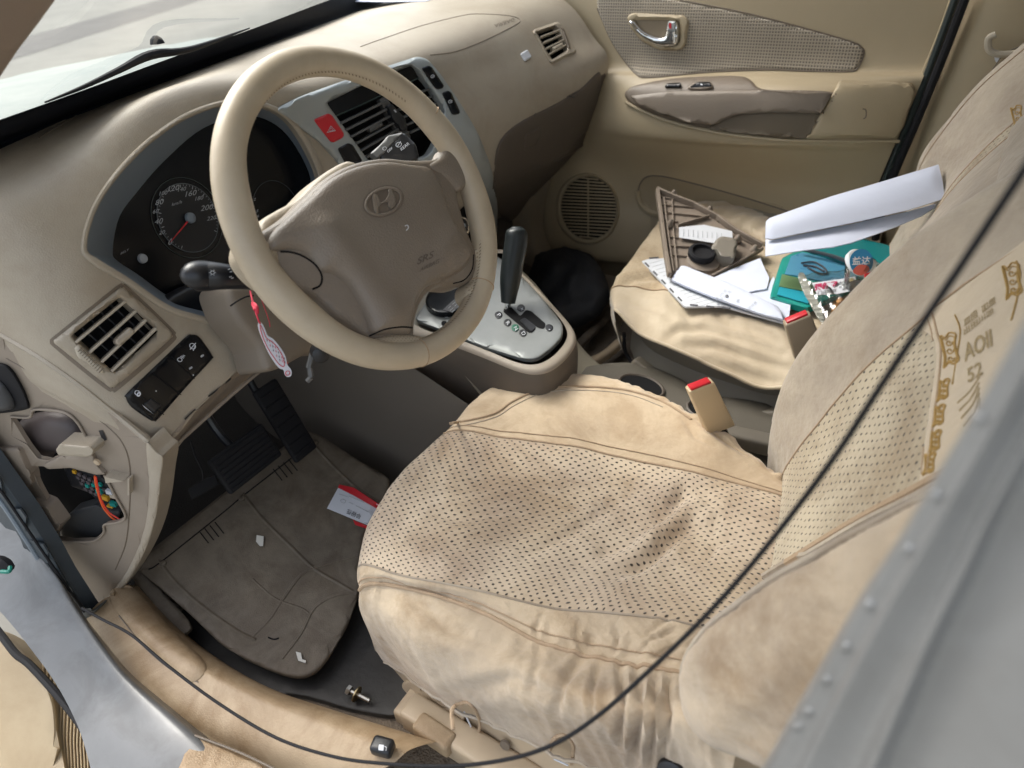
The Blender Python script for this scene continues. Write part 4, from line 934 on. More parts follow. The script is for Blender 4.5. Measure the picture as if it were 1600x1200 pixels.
# long tunnel side, dark, from the firewall to the seat
rows = [[V3((-1.0,.12,.44)),V3((-.75,.12,.44)),V3((-.5,.13,.38)),V3((-.3,.135,.31)),V3((-.1,.19,.24)),V3((.3,.23,.22))],
        [V3((-1.0,.10,.30)),V3((-.75,.11,.30)),V3((-.5,.12,.26)),V3((-.3,.13,.22)),V3((-.1,.20,.18)),V3((.3,.22,.16))],
        [V3((-1.0,.09,.05)),V3((-.75,.10,.05)),V3((-.5,.11,.04)),V3((-.3,.12,.04)),V3((-.1,.18,.03)),V3((.3,.2,.03))]]
emit('tunnel_side', fine(rows, 8, 8), mat('dark_tunnel_trim', (.135,.115,.093), .6, grain=.3), con)
rows = [[V3((-.9,.14,.42)),V3((-.5,.18,.41)),V3((-.28,.17,.26)),V3((-.05,.21,.24)),V3((.4,.23,.22))],[V3((-.9,.5,.42)),V3((-.5,.50,.41)),V3((-.28,.46,.25)),V3((-.05,.43,.23)),V3((.4,.43,.22))],[V3((-.9,.54,.05)),V3((-.5,.53,.05)),V3((-.28,.49,.05)),V3((-.05,.47,.05)),V3((.4,.47,.05))]]
emit('tunnel_top', fine(rows, 8, 8), M_['seatgrey'], con)
PK = Plane(Z(697,516,.418), Z(839,560,.405), Z(812,430,.434))
pl_ = drape('selector_plate', rounded([(646,499),(660,480),(700,420),(770,395),(812,430),(850,468),(880,508),(879,526),(862,545),(839,561),(822,562),(751,540),(697,517)], 10), PK, mat('brushed_selector_silver', (.25,.26,.255), .42, metal=.35, var=.3, vscale=14), con, off=.005, thick=.006, bev=3)
PK5 = PK.shift(.0055)
drape('selector_slot', rounded([(789,478),(797,478),(813,494),(822,484),(830,486),(853,506),(850,514),(842,513),(826,502),(838,513),(832,520),(826,520),(786,487)], 3), PK5, M_['matteblk'], pl_, off=0, thick=0)
drape('slot_gate', rounded([(812,500),(820,496),(838,510),(830,518)], 3), PK5, M_['black'], pl_, off=.001, thick=.003)
for s_, a in (('P',(779,492)),('R',(793,504)),('N',(805,512)),('D',(817,520)),('+',(814,481)),('-',(858,512))):
    dk = drape('selector_mark', ell(a[0],a[1],6.2,5.6,0,18), PK5, M_['green'] if s_ == 'N' else M_['black'], pl_, off=.001, thick=.002, bev=1.2)
    o = (a[0]+2.6, a[1]-2.4) if s_ in 'PRND' else (a[0]-2, a[1]+3.4)
    writing(s_, (a[0]-1.5, a[1]+4) if s_ in '+-' else (a[0]-3.2, a[1]-.2), ((8,4) if s_ in '+-' else (5,7)), ((3,-9) if s_ in '+-' else (7,-5)), PK5, M_['white'], dk, off=.0022)
for a in ((694,505),(707,510)):
    drape('lock_button', ell(a[0],a[1],4.6,4,0,16), PK5, M_['green'] if a[0] > 700 else M_['matteblk'], pl_, off=.0005, thick=.001)
    drape('mark', [(a[0]+1,a[1]-10),(a[0]+6,a[1]-10),(a[0]+6,a[1]-8),(a[0]+1,a[1]-8)], PK5, M_['grey'], pl_, off=.0004, thick=0)
dd = drape('ashtray_lid', ell(702,465,38,24,-.25), PK5, M_['gloss'], con, off=.012, thick=.012, bev=4)
lbm = mat('label_dark', (.05,.05,.055), .5)
PK17 = PK5.shift(.0126)
drape('warning_label', [(692,484),(722,456),(734,466),(706,488)], PK17, lbm, dd, off=0, thick=0)
for k in range(4):
    for j in range(3):
        a = 700+k*7+j*3.3; b = 482-k*6.5+j*3
        tube('label_line', [PK17.at(a,b,.0003)[0], PK17.at(a+4.5,b-4,.0003)[0]], .0004, M_['grey'], dd, n=4, sub=1)
# cup holders and rear of the tunnel
cl_ = Plane(V3((-.28,.46,.262)), V3((-.28,.17,.27)), V3((0,.3,.25)))
drape('tray', smooth_px([(880,585),(930,570),(1000,568),(1060,590),(1100,615),(1215,640),(1215,730),(1150,700),(1060,650),(960,610)], 5), cl_, mat('tray_grey', (.10,.088,.07), .6, grain=.3), con, off=.0, thick=.02, bev=4)
for c_ in ((1002,604,34,15),(1105,642,30,13)):
    drape('cup_holder', ell(*c_, .28), cl_, M_['matteblk'], con, off=.003, thick=0)
    loopmark('holder_rim', c_[:2], c_[2]+2, c_[3]+1.5, .28, cl_, M_['dashdk'], con, r=.003, off=.003, n=28)
hb = obox('parking_lever', Z(1180,690,.27), V3((.09,.01,.0)), V3((0,.016,0)), V3((-.01,0,.014)), mat('lever_grey', (.12,.105,.085), .5), con, bev=.006)
# gear lever
gl = thing('gear_lever', 'black gear lever standing on the silver selector plate', 'gear lever', PK5.at(792,480,0)[0])
gb0 = PK5.at(792,482,0)[0]; ktop = D(806,362,(D(806,362,1)-CAM).length and (gb0-CAM).dot(F)-.035)
dd0 = (gb0-CAM).dot(F)
tube('lever_rod', [gb0-V3((0,0,.01)), D(794,466,dd0-.01), D(797,440,dd0-.02)], .006, M_['chrome'], gl, n=12)
tube('lever_knob', [D(794,473,dd0-.008), D(797,440,dd0-.018), D(801,410,dd0-.024), D(806,380,dd0-.03), D(807,362,dd0-.034), D(807,354,dd0-.036)], [.013,.0185,.020,.0205,.0185,.008], mat('lever_knob_black', (.009,.013,.014), .4), gl, n=22, sub=8)
# pedals, connector, hoses in the dark footwell
def pedal(name, c, ax, ay, label):
    t = thing(name, label, 'pedal', c)
    n_ = ax.cross(ay).normalized(); n_ = n_ if n_.dot(CAM-c) > 0 else -n_
    pd = obox('pedal_pad', c, ax, ay, n_*.006, M_['rubber'], t, bev=.004)
    for k in range(7):
        o = c+ay*(-.8+1.6*k/6)+n_*.0065; obox('pad_rib', o, ax*.9, ay.normalized()*.0018, n_*.002, M_['rubber'], pd, bev=.0008)
    tube('pedal_arm', [c-n_*.01, c-n_*.04+V3((-.03,0,.08)), c+V3((-.09,0,.26))], .007, M_['black'], t)
pedal('accelerator_pedal', D(446,658,1.24), V3((0,.026,.0)), V3((-.03,0,.07)), 'narrow ribbed black accelerator pedal above the far corner of the upturned brown mat')
pedal('brake_pedal', D(384,716,1.13), V3((0,.055,0)), V3((-.014,0,.030)), 'wide ribbed black brake pedal near the dangling connector')
cn = obox('wire_connector', D(318,760,1.02), V3((.007,.020,.002)), V3((-.003,.002,.008)), V3((.006,-.003,.004)), M_['matteblk'], None, bev=.002, label='black wire connector dangling beside the brown floor mat under the dashboard', cat='connector')
tube('under_dash_wire', [D(318,752,1.02), D(316,735,1.04), D(306,715,1.06), D(298,690,1.08)], .0015, M_['rubber'], dash)
# ================================================================== brown folded mat on the driver floor
PM = Plane(Z(217,886,.15), Z(472,1057,.085), Z(480,674,.20))
bmat = thing('brown_floor_mat', 'stiff brown rubber mat tilted on the driver footwell floor with a stitched border', 'floor mat', Z(400,900,.06))
mo = [(205,880),(472,672),(480,671),(501,679),(560,718),(612,747),(602,775),(575,815),(563,860),(562,905),(560,925),(540,980),(510,1030),(497,1046),(485,1054),(470,1058),(450,1056),(426,1048),(385,1030),(345,1006),(300,962),(255,922)]
def wav(x, y, d): return .0025*noise.noise(Vector((x*.012, y*.012, 0)))
mm_ = drape('mat_sheet', rounded(mo, 14), PM, M_['mat'], bmat, off=0, thick=.005, bev=5, fn=wav, res=9)
SM = Surf(mm_)
rib = mat('mat_ridge', (.075,.065,.05), .45)
seam('mat_hem', [(232,890),(252,878),(350,800),(380,775),(470,705),(492,690)], SM, .0016, M_['matteblk'], mm_, off=-.0004)
for px, r_ in (([(380,772),(410,810),(450,850),(490,888),(530,912),(560,930)], .004), ([(248,876),(280,915),(320,950),(370,985),(400,1000)], .0035), ([(490,695),(520,728),(560,765),(600,790)], .004),
               ([(440,940),(470,900),(500,885),(560,868)], .004), ([(440,940),(420,970),(392,998)], .0022), ([(395,905),(430,935),(470,950),(485,960)], .0022), ([(558,925),(520,932),(490,952),(470,990),(440,1030)], .004)):
    seam('mat_ridge', px, SM, r_, M_['mat'], mm_, off=-r_*.45)
for a in ((255,880),(378,778),(492,692)): drape('mat_peg', ell(a[0],a[1],6,4,-.6,14), SM, M_['mat'], mm_, off=.004, thick=.005, bev=2)
for cx, cy in ((445,735),(330,833)):
    for k in range(4): seam('mat_groove', [(cx-18+k*8, cy-2-k*5), (cx-4+k*8, cy+16-k*5)], SM, .0011, M_['matteblk'], mm_, off=-.0003)
drape('folded_flap', rounded([(197,890),(215,884),(250,920),(296,970),(300,982),(288,992),(280,990),(240,950)], 4), PM.shift(-.022), M_['mat'], bmat, off=0, thick=.006, bev=3)
Ms = mat('scrap_white', (.6,.58,.52), .7)
drape('paper_scrap', [(401,836),(412,838),(411,853),(406,853),(400,846)], SM, Ms, None, off=.0045, thick=.0008, label='tiny white paper scrap in the middle of the brown mat', cat='scrap')
drape('paper_scrap', [(462,1018),(470,1020),(472,1030),(478,1032),(477,1036),(466,1032)], SM, Ms, None, off=.004, thick=.0012, label='small torn white scrap near the rounded lower corner of the brown mat', cat='scrap')
tube('mat_scratch', [SM.at(a,b,.0005)[0] for a,b in ((419,996),(428,999),(436,997))], .0012, M_['matteblk'], mm_, n=5)
# red and white card
card = thing('service_card', 'white card with red edges and small print lying on the brown floor mat', 'card', SM.at(552,790,0)[0])
PCD = SM
cc_ = drape('card_sheet', [(530,759),(553,763),(597,792),(583,824),(511,794)], SM, M_['white'], card, off=.005, thick=.001)
drape('card_red_edge', [(530,757),(553,762),(597,791),(594,798),(566,782),(552,774),(528,762)], SM, M_['red'], card, off=.0062, thick=0)
drape('card_red_edge', [(551,811),(555,814),(583,825),(580,829),(555,820)], SM, M_['red'], card, off=.0062, thick=0)
for a, b in (((545,775),(568,785)), ((556,790),(575,800)), ((545,785),(552,788)), ((535,780),(541,782)), ((570,797),(580,802)), ((530,772),(545,777))):
    tube('card_print', [SM.at(*a,.0064)[0], SM.at(*b,.0064)[0]], .0004, M_['grey'], cc_, n=4, sub=1)
loopmark('card_print', (536,783), 4, 3, .3, SM, M_['grey'], cc_, r=.0004, off=.0064)
writing('合格证', (563,811), (-7.5,-3.2), (3,-8), SM, M_['paperblk'], cc_, off=.0066, bold=.005)
# loose bolt, fuel release
bt = thing('loose_bolt', 'loose steel bolt with washer lying on the black floor liner', 'bolt', Z(560,1088,.058))
b0, b1 = Z(548,1080,.068), Z(575,1094,.064); ax = (b1-b0).normalized()
lathe('bolt_shank', b0, ax, [(0,.0035),(.034,.0035),(.035,.002)], M_['steel'], bt, n=14)
lathe('bolt_head', b0, ax, [(-.006,.0075),(0,.0075)], M_['steel'], bt, n=6, angle=20)
lathe('bolt_washer', b0+ax*.010, ax, [(0,.012),(.002,.012)], mat('brass_washer', (.45,.36,.2), .35, metal=1), bt, n=20)
fl = obox('fuel_flap_lever', Z(598,1167,.165), V3((.014,.004,0)), V3((-.003,.010,.0)), V3((0,0,.009)), M_['black'], None, bev=.005, seg=4, label='small black fuel flap lever with pump symbol on the sill trim', cat='lever')
Sf = Surf(fl)
drape('fuel_symbol', rounded([(592,1163),(600,1164),(599,1173),(591,1172)], 1), Sf, M_['white'], fl, off=.0005, thick=0)
tube('fuel_symbol', [Sf.at(601,1166,.0006)[0], Sf.at(604,1168,.0006)[0], Sf.at(603,1173,.0006)[0]], .0004, M_['white'], fl, n=4, sub=1)
# ================================================================== far front door
fd = thing('passenger_door', 'closed beige passenger door panel with checked cloth insert, armrest and round speaker grille', 'car door', (-.2,1.06,.1))
K = [(780,.0),(850,0),(905,0),(945,0),(990,0),(1060,0),(1160,0),(1260,0),(1340,0),(1430,0),(1500,0),(1560,0)]
def drow(ylist, yv): return [Y(k[0]+dx, y, yy) for k, y, yy, dx in zip(K, ylist, yv, [0]*12)]
N12 = range(12)
class KK(tuple): pass
def _row(ys, yv):
    out = []
    for i, k in enumerate(K):
        y = ys[i] if isinstance(ys, (list, tuple)) else ys; v = yv[i] if isinstance(yv, (list, tuple)) else yv
        xe = 1494-.425*y; out.append(Y(780+(k[0]-780)*(xe-780)/780., y, v))
    return out
rows = [
 _row(-60, 1.085), _row(20, 1.075), _row(85, 1.07), _row([108]*6+[110]*6, 1.06), _row(122, [1.055]*4+[1.035]*8),
 _row(150, [1.06,1.06,1.06,1.05,1.02,1.0,.995,.995,.99,1.0,1.02,1.04]),
 _row([200,200,200,190,196,205,212,218,219,219,219,219], [1.06,1.06,1.06,1.04,1.00,.985,.98,.98,.98,.99,1.01,1.04]),
 _row([235,235,235,225,222,224,230,234,236,238,240,240], [1.06,1.06,1.055,1.045,1.015,1.0,1.0,1.0,1.0,1.005,1.02,1.04]),
 _row([262,262,262,258,262,266,268,272,276,278,280,280], [1.06,1.06,1.045,1.035,1.04,1.045,1.045,1.045,1.045,1.04,1.04,1.045]),
 _row(310, [1.06,1.05,1.035,1.025,1.03,1.055,1.06,1.06,1.06,1.05,1.045,1.05]),
 _row(360, [1.06,1.05,1.03,1.02,1.02,1.03,1.05,1.06,1.06,1.05,1.045,1.05]),
 _row([385,388,395,400,405,410,420,430,440,450,460,470], [1.06,1.055,1.04,1.03,1.02,1.02,1.03,1.04,1.04,1.04,1.04,1.05]),
 _row([395,400,405,412,418,424,440,450,460,470,480,490], 1.09), _row(600, 1.10)]
gd = fine(rows, 7, 7)
edgeR = [(1600,-80),(1492,0),(1450,100),(1415,190),(1385,262),(1360,330),(1335,500),(1800,600),(1800,-80)]
dp = emit('door_panel', gd, M_['door'], fd, angle=70)
SDo = Surf(dp)
tube('panel_edge', [Y(a,b,1.058) for a,b in ((1495,-20),(1470,52),(1448,105),(1432,148),(1408,215),(1385,275),(1368,318))], .006, M_['door'], fd)
ins = drape('cloth_insert', smooth_px([(934,10),(945,-8),(1010,-6),(1062,2),(1164,22),(1265,47),(1330,66),(1345,74),(1349,84),(1340,104),(1326,111),(1260,110),(1197,108),(1120,111),(1062,116),(1012,120),(995,116),(975,94),(954,61)], 5), SDo, M_['weave'], fd, off=.004, thick=.004, bev=4, dome=.002)
seam('insert_gap', [(933,13),(954,61),(975,94),(995,117),(1012,121),(1062,117),(1120,112),(1197,109),(1260,111),(1326,112),(1341,105),(1350,84),(1345,73),(1330,65),(1265,46),(1164,20),(1062,0)], SDo, .0016, M_['arm'], ins, off=.001)
SI = Surf(ins)
bzl = drape('handle_bezel', rounded([(979,27),(988,20),(1068,24),(1076,32),(1071,70),(1062,79),(1029,78),(1002,64),(986,44)], 6), SI, M_['door'], fd, off=.007, thick=.01, bev=3, holes=[rounded([(986,31),(1062,32),(1063,62),(1058,71),(1030,70),(1006,58),(992,44)], 4)])
drape('handle_well', rounded([(986,31),(1062,32),(1063,62),(1058,71),(1030,70),(1006,58),(992,44)], 4), SI, mat('well_shade', (.20,.155,.10), .6), bzl, off=.0006, thick=0)
hn = drape('door_handle', smooth_px([(985,32),(993,32),(1000,40),(1012,50),(1030,57),(1040,57),(1044,50),(1046,33),(1060,34),(1062,60),(1058,70),(1045,72),(1028,70),(1010,60),(996,48)], 4), SI, M_['chrome'], fd, off=.014, thick=.01, bev=4, dome=.003)
drape('lock_button', rounded([(1044,33),(1055,34),(1055,50),(1043,48)], 2), SI, M_['silver'], hn, off=.02, thick=.006, bev=1.5)
drape('lock_red', rounded([(1045,36),(1049,36),(1049,45),(1045,44)], 1), SI, M_['red'], hn, off=.0206, thick=0)
ARM = smooth_px([(976,147),(982,139),(995,133),(1046,123),(1110,119),(1157,119),(1174,126),(1191,139),(1250,141),(1301,144),(1296,156),(1282,177),(1268,200),(1258,216),(1197,213),(1113,202),(1046,187),(1005,172),(982,158)], 5)
ar = drape('armrest', ARM, SDo, M_['arm'], fd, off=.006, thick=.012, bev=4, res=6)
SA = Surf(ar)
drape('armrest_ledge', rounded([(984,150),(1046,143),(1190,141),(1301,145),(1282,178),(1240,176),(1197,176),(1160,178),(1136,184),(1114,196),(1080,192),(1030,178),(996,164)], 5), SA, M_['arm'], ar, off=.013, thick=.012, bev=2.5, res=4)
drape('pull_pocket', smooth_px([(1113,202),(1120,194),(1140,184),(1165,179),(1197,177),(1281,179),(1270,198),(1258,215),(1197,212)], 4), SA, mat('pocket_dark', (.11,.085,.055), .6), ar, off=.004, thick=.003, res=4)
drape('window_switch', rounded([(1038,136),(1042,130),(1064,129),(1063,136)], 2), SA, M_['gloss'], ar, off=.006, thick=.006, bev=1.5)
drape('window_switch', rounded([(1077,136),(1090,128),(1110,128),(1112,135)], 3), SA, M_['gloss'], ar, off=.008, thick=.006, bev=1.5)
drape('switch_surround', smooth_px([(1075,138),(1086,127),(1100,125),(1112,130),(1113,137),(1094,140)], 4), SA, M_['arm'], ar, off=.005, thick=.005, bev=2)
drape('switch_glint', ell(1096,132,1.6,1.2,0,10), SA, M_['white'], ar, off=.0088, thick=0)
blk = drape('door_end_cover', rounded([(1312,124),(1400,129),(1424,132),(1430,142),(1425,160),(1411,200),(1400,217),(1258,217),(1283,177),(1302,145)], 5), SDo, M_['door'], fd, off=.012, thick=.014, bev=3, res=6)
SBk = Surf(blk)
tube('scuff_mark', [SBk.at(a,b,.0005)[0] for a,b in ((1348,170),(1353,172),(1353,182),(1349,186))], .0012, M_['arm'], blk, n=5)
for a in ((1302,150),(1306,147),(1300,158)): drape('scuff_mark', ell(a[0],a[1],1.5,1.2,0,8), SBk, M_['arm'], blk, off=.0005, thick=0)
tube('panel_ridge', [SDo.at(a,b,.004)[0] for a,b in ((978,160),(1005,174),(1046,190),(1113,206),(1197,217),(1260,220),(1340,221),(1405,221))], .0035, M_['door'], fd)
# speaker: ring, dark backing and slats
gcn = (918,326)
ring = drape('speaker_grille', ell(918,326,50,56,-.1,48), SDo, M_['door'], fd, off=.008, thick=.008, bev=4, holes=[ell(920,325,43,49,-.1,40)])
drape('speaker_back', ell(920,325,43,49,-.1,40), SDo, M_['matteblk'], ring, off=.001, thick=0)
for k in range(19):
    yy = 325-46+92*k/18; hw = 43*math.sqrt(max(0, 1-((yy-325)/49)**2))
    if hw > 8:
        pts = [SDo.at(920-hw+2*hw*j/6, yy+(-3+6*j/6)*.6, .006)[0] for j in range(7)]; tube('grille_slat', pts, .0022, M_['door'] if k else M_['door'], ring, n=6, sub=1)
tube('grille_bar', [SDo.at(919, 280+90*j/6, .006)[0] for j in range(7)], .002, M_['door'], ring, n=6, sub=1)
PKp = drape('door_pocket', smooth_px([(997,300),(1002,284),(1012,276),(1030,275),(1060,281),(1110,294),(1170,312),(1230,330),(1230,400),(1040,400),(1015,325),(1000,315)], 5), SDo, mat('pocket_panel', (.33,.265,.17), .55, grain=.2), fd, off=.001, thick=.004)
seam('pocket_edge', [(997,312),(997,298),(1002,284),(1012,276),(1030,275),(1060,281),(1110,294),(1170,311),(1240,333)], SDo, .0018, M_['arm'], fd, off=.001)
seam('pocket_lip', [(996,298),(998,312),(1005,325),(1020,333),(1050,338)], SDo, .008, M_['door'], fd, off=.002)
# wheel-arch trim between dash end and speaker
rows = [[Y(a,b,1.075) for a,b in ((945,60),(948,180),(870,290),(840,400))],[Y(a,b,1.0) for a,b in ((930,150),(905,220),(850,300),(826,395))],[Y(a,b,.96) for a,b in ((880,200),(860,260),(815,320),(800,400))]]
# kick trim, black bag and carpet scraps in the far footwell
rows = [[Y(a,b,1.03) for a,b in ((862,280),(852,320),(850,360),(872,400),(930,425),(1010,440))],
        [Y(a,b,.99) for a,b in ((835,285),(826,325),(830,372),(860,420),(920,448),(1010,470))],
        [Y(a,b,.97) for a,b in ((800,300),(800,340),(812,400),(850,450),(920,480),(1010,500))]]
emit('kick_trim', fine(rows, 6, 6), mat('kick_trim', (.22,.18,.125), .55, grain=.2), car)
bagp = Plane(V3((-.60,.70,.10)), V3((-.45,.70,.12)), V3((-.62,.95,.22)))
bag = drape('black_bag', rounded([(838,398),(885,386),(925,398),(945,428),(953,460),(935,492),(905,508),(868,520),(838,500),(818,460)], 9), bagp, M_['bag'], None, off=.002, dome=.035, thick=.01, res=5,
   fn=lambda x, y, d: .03*d*noise.noise(Vector((x*.035, y*.035, 1))), label='crumpled black bag in the far passenger footwell beside the console', cat='bag')
stp = drape('floor_trim_strip', smooth_px([(893,574),(905,577),(930,570),(955,555),(975,538),(978,527),(966,530),(940,552),(915,563),(896,568)], 5), Plane(V3((-.4,.6,.11)), V3((-.3,.6,.11)), V3((-.4,.8,.12))), M_['seatpl'], None, off=.004, thick=.006, bev=3, dome=.008, label='loose curved beige trim strip on the passenger side carpet', cat='trim strip')
drape('carpet_flap', rounded([(888,545),(950,485),(958,492),(930,520),(898,552)], 4), Plane(V3((-.4,.6,.11)), V3((-.3,.6,.11)), V3((-.4,.8,.12))), M_['carpet'], car, off=.004, thick=.008, bev=3)
# ================================================================== driver seat
def crease(p, lines):
    x, y = PJ(p); h = 0
    for pts, w_, a in lines:
        best = 1e9; L_ = len(pts)-1; tt_ = 0
        for i in range(L_):
            (ax, ay), (bx, by) = pts[i], pts[i+1]; q = (bx-ax)**2+(by-ay)**2
            t = max(0, min(1, ((x-ax)*(bx-ax)+(y-ay)*(by-ay))/q)); d = math.hypot(x-ax-t*(bx-ax), y-ay-t*(by-ay))
            if d < best: best = d; tt_ = (i+t)/L_
        if best < w_*5:
            f = math.sin(math.pi*min(.96, max(.04, tt_)))**.5
            h += a*f*(-math.exp(-(best/w_)**2)+.55*math.exp(-((best-2.0*w_)/(1.2*w_))**2))
    return h
DC = [([(935,1042),(925,1080),(930,1130)],5,.005), ([(968,1046),(975,1100),(968,1160)],6,.008), ([(995,1050),(1002,1110),(990,1190)],6,.009), ([(1022,1056),(1024,1120),(1018,1190)],5,.007), ([(1045,1062),(1046,1120),(1035,1180)],5,.007),
      ([(905,1036),(880,1075),(870,1110)],6,.005), ([(845,1020),(835,1060),(828,1085)],6,.003), ([(640,930),(700,985),(780,1010)],9,.005), ([(700,1085),(800,1060),(900,1100)],12,.005),
      ([(850,955),(838,980),(840,1008)],4,.003), ([(905,965),(902,990),(908,1020)],4,.004), ([(960,975),(968,1000),(962,1025)],4,.004), ([(1000,1025),(1020,1000),(1060,985)],4,.005), ([(1020,1035),(1050,1015),(1085,1010)],4,.005), ([(1000,1005),(1030,980),(1050,965)],4,.004),
      ([(905,880),(980,850),(1050,800),(1068,760)],8,.006), ([(950,905),(1010,880),(1050,840),(1100,800)],9,.006), ([(680,800),(720,812),(770,805)],10,.004), ([(820,870),(900,830),(960,790)],8,.004), ([(1100,880),(1120,850),(1150,840)],6,.004), ([(1090,760),(1120,800),(1110,850)],7,.004),
      ([(820,625),(900,640),(1000,660)],10,.003), ([(880,590),(900,600),(925,606)],4,.003), ([(1100,665),(1130,690),(1190,720)],5,.004), ([(1070,655),(1085,680),(1120,700)],5,.004)]
PCr = [([(1045,528),(1062,516),(1100,514),(1160,532),(1225,556)],6,.0055), ([(1075,540),(1120,542),(1180,562),(1245,582)],6,.0055), ([(1130,476),(1180,492),(1226,514)],5,.004), ([(1110,500),(1170,515),(1235,545)],6,.004), ([(985,470),(1020,480),(1050,500)],6,.004), ([(1100,565),(1150,580),(1210,600)],5,.004), ([(968,450),(990,436),(1030,432),(1060,445)],6,.005)]
ds = thing('driver_seat', 'front driver seat in dirty cream punched suede cover with gold lettering on the backrest', 'car seat', (0,0,.04))
Cg = [
 # per column (near -> far), six rows front -> back : (px,py,z)
 [(563,922,.30),(632,918,.315),(740,952,.32),(850,1006,.32),(955,1037,.325),(1068,1062,.34)],
 [(560,885,.315),(640,902,.335),(745,921,.335),(850,948,.328),(965,962,.335),(1092,978,.352)],
 [(578,815,.322),(680,838,.338),(795,858,.325),(915,876,.318),(1030,892,.330),(1145,915,.350)],
 [(628,738,.328),(735,758,.338),(848,775,.325),(960,795,.318),(1075,815,.328),(1190,845,.345)],
 [(694,678,.333),(785,682,.342),(880,695,.338),(985,716,.332),(1092,740,.335),(1207,768,.345)],
 [(726,646,.330),(796,618,.350),(872,604,.354),(958,610,.352),(1060,650,.350),(1195,742,.345)],
 [(762,618,.318),(820,592,.335),(892,585,.340),(972,598,.338),(1072,644,.338),(1202,734,.340)],
]
cols = [[Z(*p) for p in c] for c in Cg]
near0 = []
for i, (mid, bot) in enumerate(zip([(566,958),(640,1000),(750,1050),(860,1090),(960,1110),(1066,1120)], [(600,1034),(700,1098),(790,1142),(875,1182),(965,1215),(1062,1225)])):
    near0.append((Y(mid[0], mid[1], -.262 if i else -.250), Y(bot[0], bot[1], -.25 if i else -.238)))
cols = [[b for a, b in near0], [a for a, b in near0]]+cols
# hidden far side and front face
last = cols[-1]; cols.append([p+V3((0,.012,-.05)) for p in last]); cols.append([p+V3((0,.005,-.14)) for p in last])
rows = [[c[i] for c in cols] for i in range(6)]
front = [rows[0][j]+(V3((.03,0,-.10)) if 2 <= j else V3((.015,0,-.02*j))) for j in range(len(cols))]
rows = [front]+rows+[[p+V3((.05,0,-.01)) for p in rows[-1]]]
NRr, NCc = 20, 16
gsn = fine(rows, NRr, NCc)
def cushion_fn(u, v, p):
    h = .0055*noise.noise(Vector((p.x*11, p.y*11, 3)))+.0016*noise.noise(Vector((p.x*24, p.y*24, 1)))
    h += crease(p, DC)
    j = v*10
    if j < 2.6 or j > 7.4:      # loose side cloth: gathered folds toward the back
        amp = .005+.045*max(0, u-.55)
        h += amp*(.35-abs(noise.noise(Vector((p.x*42+p.z*8, p.y*3, p.z*4)))))+.003*noise.noise(Vector((p.x*14, p.y*10, p.z*14)))
    else:
        # creases in the seat well
        for ax, ay, bx, by, w_, a in ((-.02,-.03,.04,.10,.014,-.009),(.03,-.05,.08,.05,.012,-.008),(-.03,-.05,.02,.02,.016,.006),(.06,.0,.10,.12,.012,.004)):
            t = max(0, min(1, ((p.x-ax)*(bx-ax)+(p.y-ay)*(by-ay))/((bx-ax)**2+(by-ay)**2))); d = math.hypot(p.x-ax-t*(bx-ax), p.y-ay-t*(by-ay)); h += a*math.exp(-(d/w_)**2)
    return h
gsn = displace(gsn, cushion_fn)
c3, c6 = 3*NCc, 6*NCc
# column index: 0,1 skirt, 2 near seam, 3 perf near, 4,5, 6 perf far, 7 far seam, 8 silhouette
cu_ = emit('cushion_centre', gsn, M_['perf'], ds, c0=3*NCc, c1=6*NCc, angle=80)
far_ = emit('far_bolster', gsn, M_['suede2'], ds, c0=6*NCc, c1=10*NCc, angle=80)
near_ = emit('near_bolster', gsn, M_['suede'], ds, c0=2*NCc, c1=3*NCc, angle=80)
skirt_cut = [[(708,1150),(706,1112),(714,1100),(732,1098),(744,1112),(752,1132),(750,1160)], [(858,1220),(858,1172),(866,1152),(884,1148),(896,1162),(896,1220)]]
sk_ = emit('cover_skirt', gsn, M_['suede'], ds, c0=0, c1=2*NCc, cut=skirt_cut, angle=80)
SC_ = Surf(cu_, far_, near_, sk_)
def gseam(name, g, col, par, r=.0022, r0=0, r1=None, mt='seam', lift=.001):
    pts = [g[i][col]+(CAM-g[i][col]).normalized()*lift for i in range(r0, (r1 or len(g)))]
    return tube(name, pts, r, M_[mt], par, n=7, sub=1)
gseam('cushion_seam', gsn, 2*NCc, near_, r=.0026, r0=NRr)
gseam('cushion_seam', gsn, 2*NCc+5, near_, r=.001, r0=NRr)
gseam('cushion_seam', gsn, 3*NCc, near_, r=.0014, r0=NRr, mt='suedeg')
gseam('cushion_seam', gsn, 6*NCc, far_, r=.0018, r0=NRr)
gseam('cushion_seam', gsn, 6*NCc+2, far_, r=.0010, r0=NRr)
seam('cushion_seam', [(702,662),(740,655),(775,645),(800,628),(840,610),(880,604),(940,605),(990,612),(1040,630),(1080,655)], SC_, .0022, M_['seam'], far_)
seam('cushion_seam', [(704,668),(742,661),(778,650),(803,634),(842,616),(882,610),(940,611),(988,618),(1036,636)], SC_, .001, M_['suedeg'], far_)
# skirt hooks openings bound with tape
for L_ in ([(708,1140),(706,1112),(714,1101),(730,1098),(743,1110),(750,1128),(748,1145)], [(858,1190),(859,1172),(866,1154),(882,1148),(895,1160),(896,1176),(893,1195)]):
    seam('bound_opening', L_, SC_, .0023, M_['seam'], sk_, off=.001)
hem = [gsn[i][0] for i in range(NRr, 6*NRr+1, 2)]
tube('skirt_hem', hem, .0026, M_['suedeg'], sk_, n=6, sub=1)
for a, b in (((725,1112),(738,1140)), ((866,1186),(888,1196))):
    tube('hem_string', [Y(*a, -.245), Y(*b, -.245)], .0012, M_['white'], sk_, n=5, sub=1)
